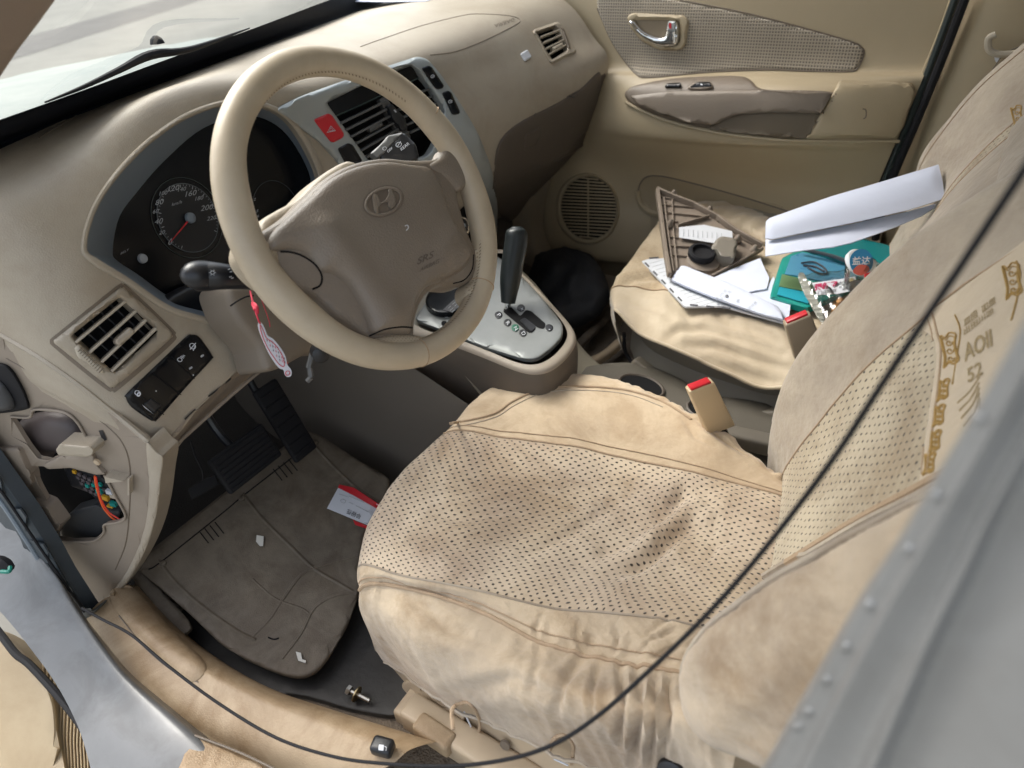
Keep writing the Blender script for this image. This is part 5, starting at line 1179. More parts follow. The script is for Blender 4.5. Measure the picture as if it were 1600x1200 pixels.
# plastic base and rail under the cushion
rows = [[Y(590,1030,-.20),Y(660,1075,-.225),Y(760,1130,-.235),Y(860,1175,-.235),Y(980,1230,-.235)],
        [Y(598,1060,-.205),Y(650,1120,-.235),Y(750,1170,-.245),Y(850,1215,-.245),Y(960,1270,-.245)],
        [Y(612,1090,-.20),Y(660,1142,-.23),Y(760,1192,-.24),Y(850,1235,-.24),Y(950,1300,-.24)]]
rows = [[p+V3((0,.0,.05)) for p in rows[0]]]+rows
bs_ = emit('seat_base', fine(rows, 6, 6), M_['seatpl'], ds)
SBs = Surf(bs_)
drape('base_boss', rounded([(622,1080),(632,1062),(650,1066),(712,1112),(728,1120),(722,1134),(690,1130),(640,1112)], 8), SBs, M_['seatpl'], bs_, off=.008, thick=.01, bev=5)
lathe('base_pivot', SBs.at(660,1104,.008)[0], V3((.1,-1,.3)), [(0,.008),(.003,.007),(.003,.004)], M_['arm'], bs_, n=18)
lathe('base_pivot', SBs.at(790,1163,.006)[0], V3((.1,-1,.3)), [(0,.008),(.003,.007),(.003,.004)], M_['arm'], bs_, n=18)
rl = obox('seat_rail', Z(735,1168,.085), V3((.11,0,-.0)), V3((0,.020,0)), V3((0,0,.022)), M_['seatpl'], ds, bev=.006)
obox('seat_rail', Z(850,1225,.06), V3((.24,0,0)), V3((0,.03,0)), V3((0,0,.015)), M_['seatpl'], ds, bev=.005)
obox('rail_cover', Z(680,1148,.10), V3((.030,0,-.003)), V3((0,.014,0)), V3((0,0,.014)), M_['sillt'], ds, bev=.006)
obox('rail_cover', Z(1110,1185,.16), V3((.07,0,0)), V3((0,.06,0)), V3((0,0,.02)), M_['seatpl'], ds, bev=.006)
drape('side_shield', rounded([(1050,1120),(1120,1118),(1215,1140),(1330,1180),(1330,1260),(1030,1250)], 8), Plane(Y(1060,1130,-.215), Y(1215,1150,-.215), Y(1100,1220,-.215)), M_['seatpl'], ds, off=0, thick=.02, bev=4)
lathe('seat_adjuster', Y(1053,1202,-.262), V3((0,-1,.4)), [(0,.016),(.01,.015),(.012,.01)], M_['black'], ds, n=24)
# backrest
Bk = [
 [(1203,760,.235),(1203,700,.242),(1210,645,.25),(1236,572,.255),(1300,488,.26),(1400,392,.262),(1500,320,.262),(1625,248,.262)],
 [(1206,790,.19),(1222,742,.185),(1250,698,.18),(1303,630,.178),(1367,562,.176),(1420,516,.175),(1500,450,.175),(1620,370,.175)],
 [(1190,860,.09),(1222,812,.088),(1265,765,.086),(1320,705,.084),(1375,650,.082),(1425,600,.08),(1490,545,.08),(1630,440,.08)],
 [(1165,930,.0),(1215,885,-.002),(1270,838,-.004),(1330,785,-.006),(1392,730,-.008),(1448,672,-.008),(1520,610,-.008),(1660,510,-.008)],
 [(1130,1000,-.09),(1195,950,-.09),(1265,905,-.09),(1335,860,-.09),(1415,800,-.09),(1480,740,-.09),(1560,690,-.09),(1700,600,-.09)],
 [(1120,1060,-.17),(1190,1010,-.17),(1270,960,-.17),(1350,920,-.17),(1440,870,-.17),(1510,820,-.17),(1600,770,-.17),(1760,690,-.17)]]
rows = [[Y(*c[i]) for c in Bk] for i in range(8)]
far_side = [r[0]+V3((.07,.02,-.0)) for r in rows]
rows = [[fs_+V3((.06,-.0,0)), fs_]+r for r, fs_ in zip(rows, far_side)]
gb_ = fine(rows, 12, 12)
gb_ = displace(gb_, lambda u, v, p: .0025*noise.noise(Vector((p.x*10, p.y*10, p.z*10)))+.001*noise.noise(Vector((p.x*30, p.y*30, p.z*22))))
bb = emit('backrest_bolster', gb_, M_['suedeg'], ds, c0=0, c1=36, angle=80)
bc = emit('backrest_centre', gb_, M_['perf2'], ds, c0=36, c1=84, angle=80)
SB_ = Surf(bb, bc)
gseam('backrest_seam', gb_, 36, bb, r=.0012, r0=0, mt='seam')
# smooth embroidered panel at the upper backrest
ep = drape('embroidered_panel', rounded([(1432,508),(1460,482),(1530,430),(1600,376),(1700,310),(1760,420),(1640,640),(1500,760),(1430,800),(1438,740),(1452,640),(1464,560),(1460,528)], 10), SB_, mat('panel_suede', (.55,.45,.32), .9, var=.5, vscale=9, col2=(.45,.36,.25), bump=.4, bscale=35, sheen=.3), ds, off=.002, thick=.003, bev=2, res=9)
SE = Surf(ep)
seam('panel_seam', [(1455,483),(1464,520),(1470,545),(1466,600),(1458,660),(1448,740)], SE, .0012, M_['seam'], ep)
seam('panel_seam', [(1448,492),(1456,522),(1460,548),(1456,600),(1448,660),(1440,740)], SE, .0008, M_['seam'], ep)
gold = M_['gold']; gp = M_['goldpale']
def motif(cx, cy, ux, uy, s, sf_, par):
    """bordered scroll badge, ux = unit px across, uy = px along"""
    def q(a, b): return (cx+ux[0]*a*s+uy[0]*b*s, cy+ux[1]*a*s+uy[1]*b*s)
    nn = [(-1,-2.1),(-.4,-1.7),(.2,-2.2),(1,-1.8),(.75,-.8),(.85,.3),(1,1.4),(.3,1.7),(-.3,1.4),(-1,1.9),(-.75,.8),(-.85,-.4)]
    tube('embroidery', [sf_.at(*q(*p), .0006)[0] for p in nn], .0010, gold, par, n=5, closed=True, sub=3)
    tube('embroidery', [sf_.at(*q(*(a*.78, b*.82)), .0006)[0] for a, b in nn], .0006, gold, par, n=5, closed=True, sub=3)
    for dy in (-1.0, 0, 1.0):
        pts = [q(.5*math.cos(t)*(1-t/9), dy+.45*math.sin(t)*(1-t/9)) for t in [k*.6 for k in range(13)]]
        tube('embroidery', [sf_.at(*p, .0006)[0] for p in pts], .0007, gold, par, n=5, sub=1)
motif(1484,548, (.95,-.25), (.12,1), 12.5, SE, ep)
motif(1582,440, (.95,-.25), (.12,1), 13, SE, ep)
for k, (a, b) in enumerate(((1474,610),(1467,650),(1461,690),(1452,725))): motif(a, b, (.95,-.25), (-.15,1), 8, SE, ep)
tube('embroidery', [SE.at(a,b,.0006)[0] for a,b in ((1492,492),(1500,515),(1496,550),(1488,600))], .0008, gold, ep, n=5)
tube('embroidery', [SE.at(a,b,.0006)[0] for a,b in ((1588,408),(1594,430),(1588,470),(1580,500))], .0009, gold, ep, n=5)
writing('皿回', (1506,510), (11,-8.3), (-1.5,-13), SE, gp, ep, bold=.02); writing('吅皿', (1534,489), (11,-8.3), (-1.5,-13), SE, gp, ep, bold=.02)
writing('出田川皿', (1505,524), (12,-9), (-1.5,-11), SE, gp, ep, bold=.015)
writing('AOII', (1508,564), (22,-13), (-4,-36), SE, gp, ep, bold=.03)
writing('52', (1512,598), (24,-14), (-4,-30), SE, gp, ep, bold=.02)
for k in range(5): seam('embroidery', [(1496+k*3, 640+k*12-10), (1515+k*3, 612+k*9), (1530, 590+k*8)], SE, .0008, gp, ep)
# near side bolster of the backrest cover
PB_ = Plane(Y(1068,1080,-.255), Y(1430,785,-.215), Y(1185,1190,-.285))
BO = smooth_px([(1066,1062),(1075,1022),(1105,980),(1150,945),(1205,905),(1275,866),(1345,828),(1430,783),(1560,720),(1640,800),(1520,1000),(1420,1150),(1330,1240),(1220,1205),(1160,1180),(1110,1160),(1075,1120)], 6)
def wrk(x, y, d): return .0022*noise.noise(Vector((x*.02, y*.02, 5)))+.0035*noise.noise(Vector((x*.008, y*.008, 2)))
nb = drape('near_backrest_bolster', BO, PB_, M_['suede'], ds, off=.0, dome=.035, thick=.05, fn=wrk, res=10, power=.5)
nbo = [PB_.at(x, y, .006)[0] for x, y in BO]
tube('bolster_piping', nbo, .0028, M_['suedeg'], nb, n=7, sub=1, closed=True)
seam('bolster_fold', [(1110,968),(1160,930),(1215,893),(1285,853),(1350,815),(1430,776),(1480,748),(1530,720)], SB_, .004, M_['suedeg'], bc, off=.004)
seam('bolster_fold', [(1230,880),(1290,843),(1350,808),(1432,765),(1480,738),(1530,708)], SB_, .005, M_['seam'], bc, off=.004)
# ================================================================== buckles
def buckle(name, top4, dirv, L_, label, body_c, tongue=True):
    """top4: four points of the buckle mouth, dirv: direction of the body"""
    t = thing(name, label, 'seatbelt buckle', sum(top4, V3())/4+dirv*L_)
    c = sum(top4, V3())/4; ax = (top4[1]-top4[0])*.5; ay = (top4[3]-top4[0])*.5; ax2 = ax; az = dirv*L_*.5
    b = obox('buckle_body', c+az, ax2, ay, az, body_c, t, bev=.0035, taper=1.12)
    red = obox('release_button', c-dirv.normalized()*.0005, ax*.80, ay*.72, dirv.normalized()*.0025, M_['red'], t, bev=.0012)
    tube('buckle_strap', [c+dirv*L_*.95, c+dirv*L_*1.1+V3((.01,0,-.02)), c+dirv*L_*1.2+V3((.03,0,-.05))], .010, M_['rubber'], t)
    return t
bm1 = mat('buckle_cream', (.56,.43,.27), .45)
tt = [D(1069,603,1.02), D(1108,588,1.035), D(1116,597,1.02), D(1078,614,1.005)]
buckle('seatbelt_buckle', tt, (D(1128,672,1.075)-D(1096,603,1.02)), .98, 'cream seatbelt buckle with red button between the seats, upright by the driver cushion', bm1)
tt = [D(1221,500,1.100), D(1262,483,1.085), D(1269,491,1.07), D(1226,509,1.085)]
buckle('seatbelt_buckle', tt, (D(1266,556,1.11)-D(1245,496,1.085)), .98, 'taupe seatbelt buckle with red button resting on the passenger seat edge', mat('buckle_taupe', (.32,.25,.17), .45))
# ================================================================== passenger seat
ps = thing('passenger_seat', 'passenger seat with loose cream cover, littered with papers and small packets', 'car seat', (-.02,.72,.08))
Pc = [  # columns near -> far ; rows front -> back (px,py,z)
 [(960,482,.315),(1000,520,.31),(1060,548,.31),(1125,575,.31),(1190,602,.31),(1262,590,.33)],      # hem, handled with y below
 [(957,462,.335),(1010,470,.345),(1070,485,.348),(1140,500,.348),(1215,520,.348),(1290,540,.35)],
 [(968,432,.350),(1030,425,.358),(1100,440,.358),(1170,455,.358),(1245,480,.358),(1320,500,.36)],
 [(990,400,.352),(1045,385,.360),(1115,395,.358),(1190,405,.358),(1270,425,.358),(1350,445,.36)],
 [(1018,362,.352),(1065,348,.362),(1130,350,.362),(1200,360,.362),(1280,375,.362),(1370,395,.362)],
 [(1045,328,.345),(1090,320,.355),(1150,316,.360),(1215,318,.360),(1290,335,.360),(1380,360,.362)]]
cols = [[Z(*p) for p in c] for c in Pc]
cols[0] = [Y(960,484,.50),Y(1000,522,.475),Y(1060,548,.465),Y(1125,576,.465),Y(1190,606,.465),Y(1262,600,.47)]
cols.append([p+V3((0,.02,-.03)) for p in cols[-1]]); cols.append([p+V3((0,.0,-.10)) for p in cols[-1]])
rows = [[c[i] for c in cols] for i in range(6)]
rows = [[p+V3((.02,0,-.09)) for p in rows[0]]]+rows
gp_ = fine(rows, 16, 16)
def pfn(u, v, p):
    h = .003*noise.noise(Vector((p.x*10, p.y*10, 0)))+crease(p, PCr)
    j = v*7
    if j < 2: 
        s = p.z*1.0+p.x*.35; h += min(1, j*1.2)*(.010*noise.noise(Vector((p.x*4, p.z*34+p.x*15, 4)))+.003*noise.noise(Vector((p.x*9, p.z*70+p.x*32, 9))))
    if j > 4.3: h += .010*noise.noise(Vector((p.x*22, p.y*22, 4)))
    return h
gp_ = displace(gp_, pfn)
pk = emit('seat_skirt', gp_, M_['satin'], ps, c0=0, c1=22, angle=80)
pt = emit('seat_cushion', gp_, dotted('punched_cream', (.56,.45,.30), (.40,.31,.20), pitch=.012, rad=.12, hole=(.30,.22,.14)), ps, c0=22, c1=112, angle=80)
tube('skirt_hem', [gp_[i][0] for i in range(16, 97, 2)], .0035, M_['satin'], pk, n=8, sub=1)
tube('skirt_seam', [gp_[i][22]+V3((0,0,.001)) for i in range(13, 97)], .0018, M_['seam'], pk, n=6, sub=1)
SP = Surf(pk, pt)
# bare cushion at the far side & bunched cover
bare = drape('bare_cushion', smooth_px([(1090,322),(1120,314),(1160,311),(1210,314),(1250,322),(1300,345),(1330,372),(1260,400),(1190,372),(1150,345)], 5), SP, M_['seatgrey'], ps, off=.004, dome=.012, thick=.006)
drape('bunched_cover', smooth_px([(1075,335),(1100,320),(1140,322),(1180,336),(1212,352),(1250,368),(1200,386),(1165,366),(1120,350)], 5), SP, M_['satin'], ps, off=.008, dome=.016, thick=.008, res=4, fn=lambda x, y, d: .010*noise.noise(Vector((x*.035+y*.06, y*.12, 2))))
# grey plastic seat side
rows = [[Y(972,500,.53),Y(1010,528,.49),Y(1070,556,.475),Y(1135,584,.475),Y(1200,612,.475),Y(1270,600,.475)],
        [Y(976,522,.525),Y(1000,560,.49),Y(1060,592,.47),Y(1130,618,.465),Y(1200,638,.465),Y(1280,625,.465)],
        [Y(985,545,.53),Y(1005,585,.50),Y(1060,618,.485),Y(1130,640,.48),Y(1200,652,.48),Y(1280,645,.48)]]
emit('seat_side', [[p+V3((0,.045 if i < 12 else max(0,.045-.008*(i-12)),0)) for p in r] for i, r in enumerate(fine([[p+V3((0,.05,.0)) for p in rows[0]]]+rows, 6, 6))], M_['seatgrey'], ps)
drape('seat_side_trim', smooth_px([(990,562),(1008,572),(1040,596),(1080,612),(1130,628),(1180,640),(1220,640),(1262,618),(1262,650),(1210,690),(1150,694),(1120,668),(1060,634),(1000,600),(982,585)], 5), Plane(Y(1000,580,.47), Y(1220,640,.455), Y(1160,690,.44)), mat('seat_trim_grey', (.19,.165,.13), .5), ps, off=0, thick=.02, bev=5)
tube('seat_wire', [Y(975,520,.515), Y(976,545,.51), Y(984,562,.505), Y(990,568,.50)], .004, M_['rubber'], ps)
# backrest of the passenger seat
Bp = [
 [(1385,395,.93),(1412,345,.93),(1425,300,.93),(1440,245,.93),(1480,188,.93),(1540,120,.93),(1625,45,.93)],
 [(1390,420,.80),(1420,375,.80),(1455,335,.80),(1480,290,.80),(1520,240,.80),(1570,190,.80),(1650,125,.80)],
 [(1370,450,.66),(1400,410,.66),(1430,370,.66),(1475,320,.66),(1530,270,.66),(1600,215,.66),(1680,160,.66)],
 [(1350,480,.52),(1380,440,.52),(1420,400,.52),(1480,350,.52),(1545,300,.52),(1620,250,.52),(1720,200,.52)]]
rows = [[Y(*c[i]) for c in Bp] for i in range(7)]
rows = [[r[0]+V3((.08,.03,0)), ]+r for r in rows]
gpb = displace(fine(rows, 10, 10), lambda u, v, p: .0025*noise.noise(Vector((p.x*9, p.y*9, p.z*9))))
pb1 = emit('backrest_bolster', gpb, M_['suedeg'], ps, c0=0, c1=22, angle=80)
pb2 = emit('backrest_strip', gpb, M_['perf2'], ps, c0=22, c1=25, angle=80)
pb3 = emit('backrest_cover', gpb, M_['suedeg'], ps, c0=25, c1=40, angle=80)
gseam('backrest_seam', gpb, 22, pb1, r=.0012); gseam('backrest_seam', gpb, 25, pb3, r=.0012); gseam('backrest_seam', gpb, 12, pb1, r=.001)
SPB = Surf(pb1, pb2, pb3)
motif(1590,185, (.9,-.3), (.15,1), 9, SPB, pb3)
drape('headrest_dark', smooth_px([(1585,205),(1640,170),(1660,300),(1585,340),(1560,300)], 4), SPB, M_['suedeg'], ps, off=.002, thick=.01, dome=.02)
# ================================================================== things on the passenger seat
ST = SP
zt = .372
def flat(a, b, c): return Plane(Z(*a), Z(*b), Z(*c))
PF = flat((1003,408,.362), (1225,505,.366), (1188,404,.372))
nb_ = thing('notebook', 'white ribbed notebook with black dashed edge under the papers on the passenger seat', 'notebook', Z(1100,440,.36))
nbp = drape('notebook_cover', [(1003,408),(1012,405),(1060,402),(1150,420),(1225,480),(1228,505),(1180,492),(1130,478),(1072,479),(1068,477)], PF, M_['white'], nb_, off=.002, thick=.004)
def dashes(p, q, n):
    for k in range(n):
        a = Vector(p).lerp(Vector(q), (k+.15)/n); b = Vector(p).lerp(Vector(q), (k+.65)/n); t = (b-a).normalized(); nn = Vector((-t.y, t.x))*-2.6
        if q[0] < 1080 or p[0] < 1075: pass
        drape('edge_dash', [tuple(a), tuple(b), tuple(b+nn), tuple(a+nn)], PF, M_['paperblk'], nbp, off=.0026, thick=0)
dashes((1005,409),(1069,476),5); dashes((1074,477),(1150,484),3); dashes((1010,405),(1040,403),1)
for k in range(16):
    a = (1014+k*5.4, 412+k*4.2+(k*.6)); tube('page_line', [PF.at(a[0],a[1],.0024)[0], PF.at(a[0]+28,a[1]-8,.0024)[0]], .0003, M_['grey'], nbp, n=4, sub=1) if a[0] < 1095 else None
fp1 = drape('folded_paper', [(1110,436),(1150,418),(1188,403),(1195,420),(1202,434),(1198,451),(1180,454),(1161,458),(1135,447)], PF, M_['paper'], None, off=.009, thick=.002, label='white folded sheet lying under the triangular trim panel', cat='paper')
fp2 = drape('loose_paper', [(1150,458),(1198,450),(1208,432),(1236,470),(1232,502),(1205,490)], PF, M_['paper'], None, off=.0055, thick=.001, label='white sheet lying between the receipt and the teal case', cat='paper')
rc = thing('receipt_roll', 'long folded white receipt with small grey print across the notebook', 'receipt', Z(1130,460,.37))
rcp = drape('receipt_paper', [(1062,419),(1056,430),(1049,445),(1070,455),(1112,472),(1150,486),(1190,500),(1222,508),(1221,498),(1214,488),(1178,470),(1150,456),(1134,449),(1110,440),(1085,430)], PF, M_['paper'], rc, off=.013, thick=.004, dome=.006, res=5)
SR_ = Surf(rcp)
for k in range(3): writing('工资 20% 元', (1117+k*7, 472-k*.5+k*2), (3.6,-3.4), (-3.5,-3.6), SR_, M_['grey'], rcp, off=.0008) if k < 2 else None
drape('receipt_dot', ell(1136,463,2.6,2.4,0,12), SR_, M_['paperblk'], rcp, off=.0008, thick=0, holes=[ell(1136,463,1.1,1,0,8)])
writing('式', (1150,471), (6,2), (1,-6), SR_, M_['grey'], rcp, off=.0008)
for k in range(3): writing('工资信息', (1166+k*4.4, 488-k*.4), (4.2,-3.8), (-2,-4), SR_, M_['grey'], rcp, off=.0008) if k < 1 else None
# triangular trim panel
tp = thing('trim_panel', 'triangular taupe dashboard side cover lying back side up with ribs and black foam ring', 'trim panel', Z(1110,430,.37))
PTp = Plane(Z(1044,432,.375), Z(1192,386,.385), Z(1025,294,.455))
tpm = mat('trim_taupe', (.235,.19,.15), .5, grain=.15, var=.2)
to_ = rounded([(1025,294),(1051,306),(1085,319),(1120,338),(1150,360),(1192,382),(1192,391),(1150,414),(1112,435),(1078,441),(1049,434),(1042,428),(1038,390),(1034,350)], 3)
sheet = drape('panel_sheet', to_, PTp, tpm, tp, off=0, thick=.003)
def wall(p, name='panel_rim', h=.010, w_=.0016, mt=tpm):
    for a, b in zip(p[:-1], p[1:]):
        A_, B_ = PTp.at(*a, h*.5)[0], PTp.at(*b, h*.5)[0]; ax = B_-A_
        obox(name, (A_+B_)/2, ax*.5, ax.cross(PTp.n).normalized()*w_, PTp.n*h*.5, mt, sheet, bev=.0005)
wall([(1026,296),(1051,307),(1085,320),(1120,339),(1150,361),(1191,384)], h=.014, w_=.003)
wall([(1192,388),(1150,412),(1112,432)], h=.010, w_=.002); wall([(1027,298),(1034,350),(1040,395),(1046,430)], h=.014, w_=.004)
wall([(1037,310),(1043,360),(1052,425)], h=.008); wall([(1050,312),(1052,360),(1058,420)], h=.006)
for k, (a, b) in enumerate((((1033,308),(1060,313)), ((1034,320),(1082,324)), ((1036,332),(1104,339)), ((1037,344),(1060,347)), ((1120,345),(1138,349)), ((1040,370),(1061,372)), ((1041,384),(1110,388)), ((1043,398),(1075,401)), ((1150,368),(1176,382)), ((1130,400),(1160,405)))):
    wall([a, b], 'panel_rib', h=.005, w_=.0009)
wall([(1060,352),(1108,338)], 'panel_rib', h=.009, w_=.0016)
for a in ((1052,306),(1108,331),(1047,352),(1152,376),(1178,392)):
    lathe('panel_clip', PTp.at(*a, .004)[0], PTp.n, [(0,.009),(.008,.007),(.014,.004),(.016,.002)], tpm, sheet, n=10)
lb = drape('panel_label', rounded([(1061,355),(1070,354),(1100,351),(1144,361),(1145,374),(1116,380),(1100,377),(1061,371)], 1), PTp, M_['white'], sheet, off=.008, thick=.001)
for k in range(9): 
    tube('label_print', [PTp.at(1068+k*7.4, 358+k*.8, .0086)[0], PTp.at(1068+k*7.4, 369+k*.5, .0086)[0]], .0006, M_['grey'], lb, n=4, sub=1)
bx = drape('panel_box', rounded([(1110,388),(1120,373),(1128,369),(1148,372),(1153,380),(1149,400),(1146,406),(1128,402)], 4), PTp, mat('box_grey', (.20,.18,.15), .45), sheet, off=.028, thick=.028, bev=4)
cN = PTp.at(1094,404,.002)[0]
fr1 = lathe('foam_seat', PTp.at(1098,410,0)[0], PTp.n, [(0,.036),(.006,.034),(.008,.026)], tpm, sheet, n=32)
lathe('foam_ring', cN+PTp.n*.008, PTp.n, [(0,.028),(.010,.029),(.014,.026),(.014,.021),(.008,.020),(.006,.002)], M_['rubber'], sheet, n=32)
# large white envelope held in the air by its fold
PE = Plane(D(1198,350,1.36), D(1470,266,1.24), D(1215,395,1.32))
ev = thing('envelope', 'large white folded envelope leaning across the passenger seat against the backrest', 'envelope', D(1200,398,1.33))
et = drape('envelope_top', [(1198,351),(1204,346),(1300,314),(1380,291),(1466,265),(1472,288),(1476,313),(1420,330),(1340,348),(1260,364),(1206,375),(1196,374)], PE, M_['paper'], ev, off=.014, thick=.002, res=8, fn=lambda x, y, d: .006*min(1,d*1.5)-.010*max(0,(y-(404-.195*(x-1000)+0)+30)/40))
drape('envelope_bottom', [(1196,374),(1206,375),(1260,364),(1340,348),(1420,330),(1474,315),(1440,337),(1400,354),(1362,368),(1330,379),(1300,386),(1255,391),(1196,400)], Plane(D(1196,374,1.355), D(1474,315,1.24), D(1196,400,1.33)), M_['paper'], ev, off=.0, thick=.002, res=6, fn=lambda x, y, d: .004*d)
# teal cases
PT3 = flat((1203,463,.372), (1258,479,.372), (1233,395,.378))
case = thing('teal_case', 'translucent teal plastic case with blue printed card among the papers on the passenger seat', 'plastic case', Z(1250,440,.37))
tc1 = drape('case_shell', rounded([(1222,403),(1236,396),(1262,386),(1330,381),(1372,400),(1330,450),(1262,482),(1203,464),(1206,450)], 3), PT3, M_['teal'], case, off=.008, thick=.012, bev=2)
drape('printed_card', [(1236,400),(1254,394),(1330,412),(1345,428),(1318,446),(1240,430),(1226,428)], PT3, M_['blue'], case, off=.010, thick=.002)
drape('card_stripe', [(1222,428),(1262,438),(1282,452),(1276,458),(1217,447)], PT3, mat('olive_card', (.13,.22,.10), .4), case, off=.011, thick=.001)
drape('card_stripe', [(1218,448),(1276,460),(1262,474),(1214,460)], PT3, mat('cyan_card', (.02,.32,.42), .35), case, off=.011, thick=.001)
for px_ in ([(1252,411),(1270,409),(1285,416),(1292,426),(1280,427),(1262,418)], [(1255,415),(1272,416),(1288,424)]):
    tube('cable_picture', [PT3.at(a,b,.0128)[0] for a,b in px_], .0018, M_['paperblk'], case, n=6)
writing('USB', (1236,456), (6,1.6), (1,-6), PT3, M_['white'], case, off=.0125) if False else None
case2 = drape('teal_sleeve', rounded([(1262,388),(1300,378),(1345,372),(1392,384),(1402,400),(1380,430),(1352,440),(1330,412)], 4), flat((1262,388,.385), (1392,384,.392), (1352,440,.38)), mat('deep_teal', (.015,.19,.20), .25, coat=.3), None, off=.016, thick=.008, bev=2, label='deep teal plastic sleeve behind the round gum tub', cat='plastic sleeve')
tube('dark_pen', [Z(1252,389,.40), Z(1300,400,.40), Z(1330,411,.40)], .004, mat('pen_slate', (.05,.06,.07), .3), None, label='dark slate pen across the teal case under the envelope', cat='pen')
# gum tub with round lid
PG = Plane(D(1328,395,1.22), D(1366,395,1.235), D(1346,430,1.20))
gum = thing('gum_tub', 'clear plastic gum tub with round white and blue lid, tipped on its side', 'gum tub', D(1362,440,1.25))
cg_ = PG.at(1346,410,0)[0]
gN = PG.n
bodyv = (D(1372,436,1.255)-D(1347,408,1.22))
lathe('tub_body', cg_-gN*.002, -gN+V3((.6,0,-.5)), [(0,.0255),(.012,.025),(.04,.024),(.05,.020)], M_['clear'], gum, n=32)
lid = lathe('tub_lid', cg_-gN*.006, gN, [(0,.0285),(.007,.0285),(.009,.0265),(.0095,.020)], mat('lid_white', (.75,.78,.8), .3), gum, n=40)
PGs = PG.shift(.0039)
drape('lid_print', ell(1346,409,18.5,20,0,36), PGs, mat('lid_blue', (.01,.20,.42), .3), lid, off=0, thick=0)
writing('益达', (1331,413), (14.5,-.5), (1,-14), PGs, M_['white'], lid, off=.0006, bold=.02)
drape('lid_fruit', smooth_px([(1333,422),(1342,414),(1355,415),(1358,422),(1348,430),(1336,428)], 4), PGs, mat('fruit_red', (.55,.10,.07), .4), lid, off=.0008, thick=0)
drape('tub_label', rounded([(1351,428),(1360,425),(1363,440),(1354,444)], 2), PG, M_['red'], gum, off=.010, thick=.002)
tube('tub_rim', [D(1370,412,1.23), D(1382,425,1.24), D(1388,445,1.25)], .003, M_['clear'], gum)
# candy bag with name strip
PCn = Plane(Z(1255,443,.40), Z(1342,440,.41), Z(1300,500,.385))
cb_ = thing('candy_bag', 'clear wrapped snack packet with red and white name label beside the gum tub', 'packet', Z(1300,470,.38))
bgp = drape('bag_film', smooth_px([(1246,438),(1262,432),(1300,428),(1340,425),(1352,440),(1345,462),(1325,490),(1300,512),(1285,516),(1272,490),(1258,465)], 5), PCn, M_['clear'], cb_, off=.006, dome=.010, thick=.002, fn=lambda x, y, d: .006*noise.noise(Vector((x*.09, y*.09, 2))), res=3)
PCn2 = PCn.shift(.016)
lbp = drape('name_label', [(1269,442),(1306,437),(1336,432),(1342,452),(1309,459),(1277,461)], PCn2, M_['white'], cb_, off=0, thick=.0008)
writing('張新發', (1272,453), (12,-1.7), (1.6,-11), PCn2, mat('label_red', (.50,.02,.10), .5), lbp, off=.0008, bold=.03)
writing('门店槟榔', (1277,460), (7.4,-1), (1,-6), PCn2, M_['paperblk'], lbp, off=.0008)
for k in range(4): writing('榔', (1311+(k%2)*5, 443+k*3.6), (4,-.5), (.5,-3.6), PCn2, M_['paperblk'], lbp, off=.0008)
drape('label_gold', rounded([(1322,437),(1333,434),(1338,450),(1324,452)], 2), PCn2, mat('label_gold', (.45,.36,.18), .5), lbp, off=.0007, thick=0)
drape('snack', smooth_px([(1300,480),(1308,468),(1318,470),(1330,474),(1326,486),(1312,492),(1298,498)], 4), PCn, mat('snack_orange', (.55,.27,.08), .6, var=.7, vscale=60), cb_, off=.002, dome=.012, thick=.004, res=2.5)
drape('snack', smooth_px([(1326,456),(1336,458),(1340,468),(1330,470)], 4), PCn, mat('snack_brown', (.12,.06,.04), .5), cb_, off=.004, dome=.008, thick=.004)
sil_ = mat('crimp_foil', (.42,.42,.37), .35, metal=.3, bump=.4, bscale=60)
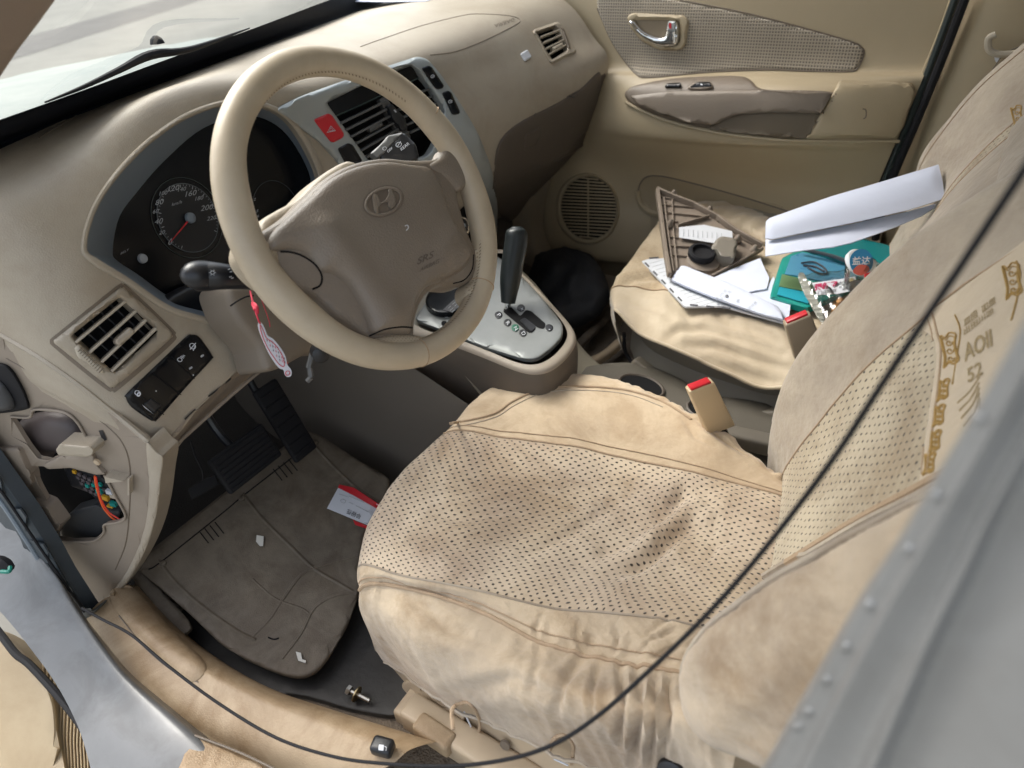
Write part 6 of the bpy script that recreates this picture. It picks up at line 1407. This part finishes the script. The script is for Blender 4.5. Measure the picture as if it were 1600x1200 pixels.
drape('bag_crimp', smooth_px([(1246,438),(1256,436),(1262,450),(1272,468),(1282,490),(1288,512),(1281,510),(1268,488),(1256,466)], 4), PCn, sil_, cb_, off=.012, thick=.001, fn=lambda x, y, d: .0015*math.sin(y*.9), res=2)
# ================================================================== open driver door, lower left corner
dd2 = thing('driver_door', 'open driver door with beige pocket and ribbed lower trim at the photo corner', 'car door', (-.75,-.6,.0))
PD1 = Plane(Z(0,1030,-.02), Z(160,1200,-.05), Z(0,1200,-.10))
drape('door_trim', smooth_px([(-200,960),(-40,980),(20,1005),(52,1035),(80,1080),(90,1140),(88,1300),(-200,1300)], 5), PD1, mat('door_trim_beige', (.36,.28,.17), .5, grain=.2, stain=.4), dd2, off=.022, thick=.03, bev=10)
rows = []
nr_ = 21
gv = []
for k in range(nr_*4+1):
    t = k/(nr_*4); x0 = 62+108*t; dz = .006*abs(math.sin(math.pi*nr_*t/1.0))
    gv.append([PD1.at(x0+10+t*20, 1045+92*t-115, dz-.004)[0], PD1.at(x0+6*math.sin(3*t), 1110+50*t, dz)[0], PD1.at(x0+6, 1180+20*t, dz)[0], PD1.at(x0+10, 1290, dz)[0]])
emit('ribbed_trim', fine(gv, 1, 5), mat('rib_beige', (.40,.31,.19), .55, grain=.2), dd2, angle=80)
tube('trim_crease', [PD1.at(a,b,.012)[0] for a,b in ((-10,1072),(20,1060),(40,1050),(52,1036))], .006, M_['door'], dd2)
tube('door_weather_strip', [Z(a,b,.06) for a,b in ((-40,940),(0,990),(25,1022),(50,1042),(110,1110),(165,1190),(190,1240))], .006, M_['rubber'], dd2)
# ================================================================== black cable drooping across the doorway
cp = [(128,950,.93),(160,968,.92),(205,992,.90),(262,1040,.87),(340,1098,.83),(430,1152,.78),(520,1182,.73),(600,1193,.69),(700,1197,.64),(790,1187,.60),(865,1163,.56),(935,1118,.53),(1010,1052,.50),(1090,975,.46),(1165,893,.43),(1240,800,.40),(1310,705,.37),(1375,605,.34),(1450,492,.31),(1530,372,.285),(1610,250,.26),(1720,80,.235)]
tube('black_cable', [D(a,b,d) for a,b,d in cp], .0018, M_['rubber'], None, n=10, sub=8, label='thin black cable drooping across the doorway in front of the driver seat', cat='cable')
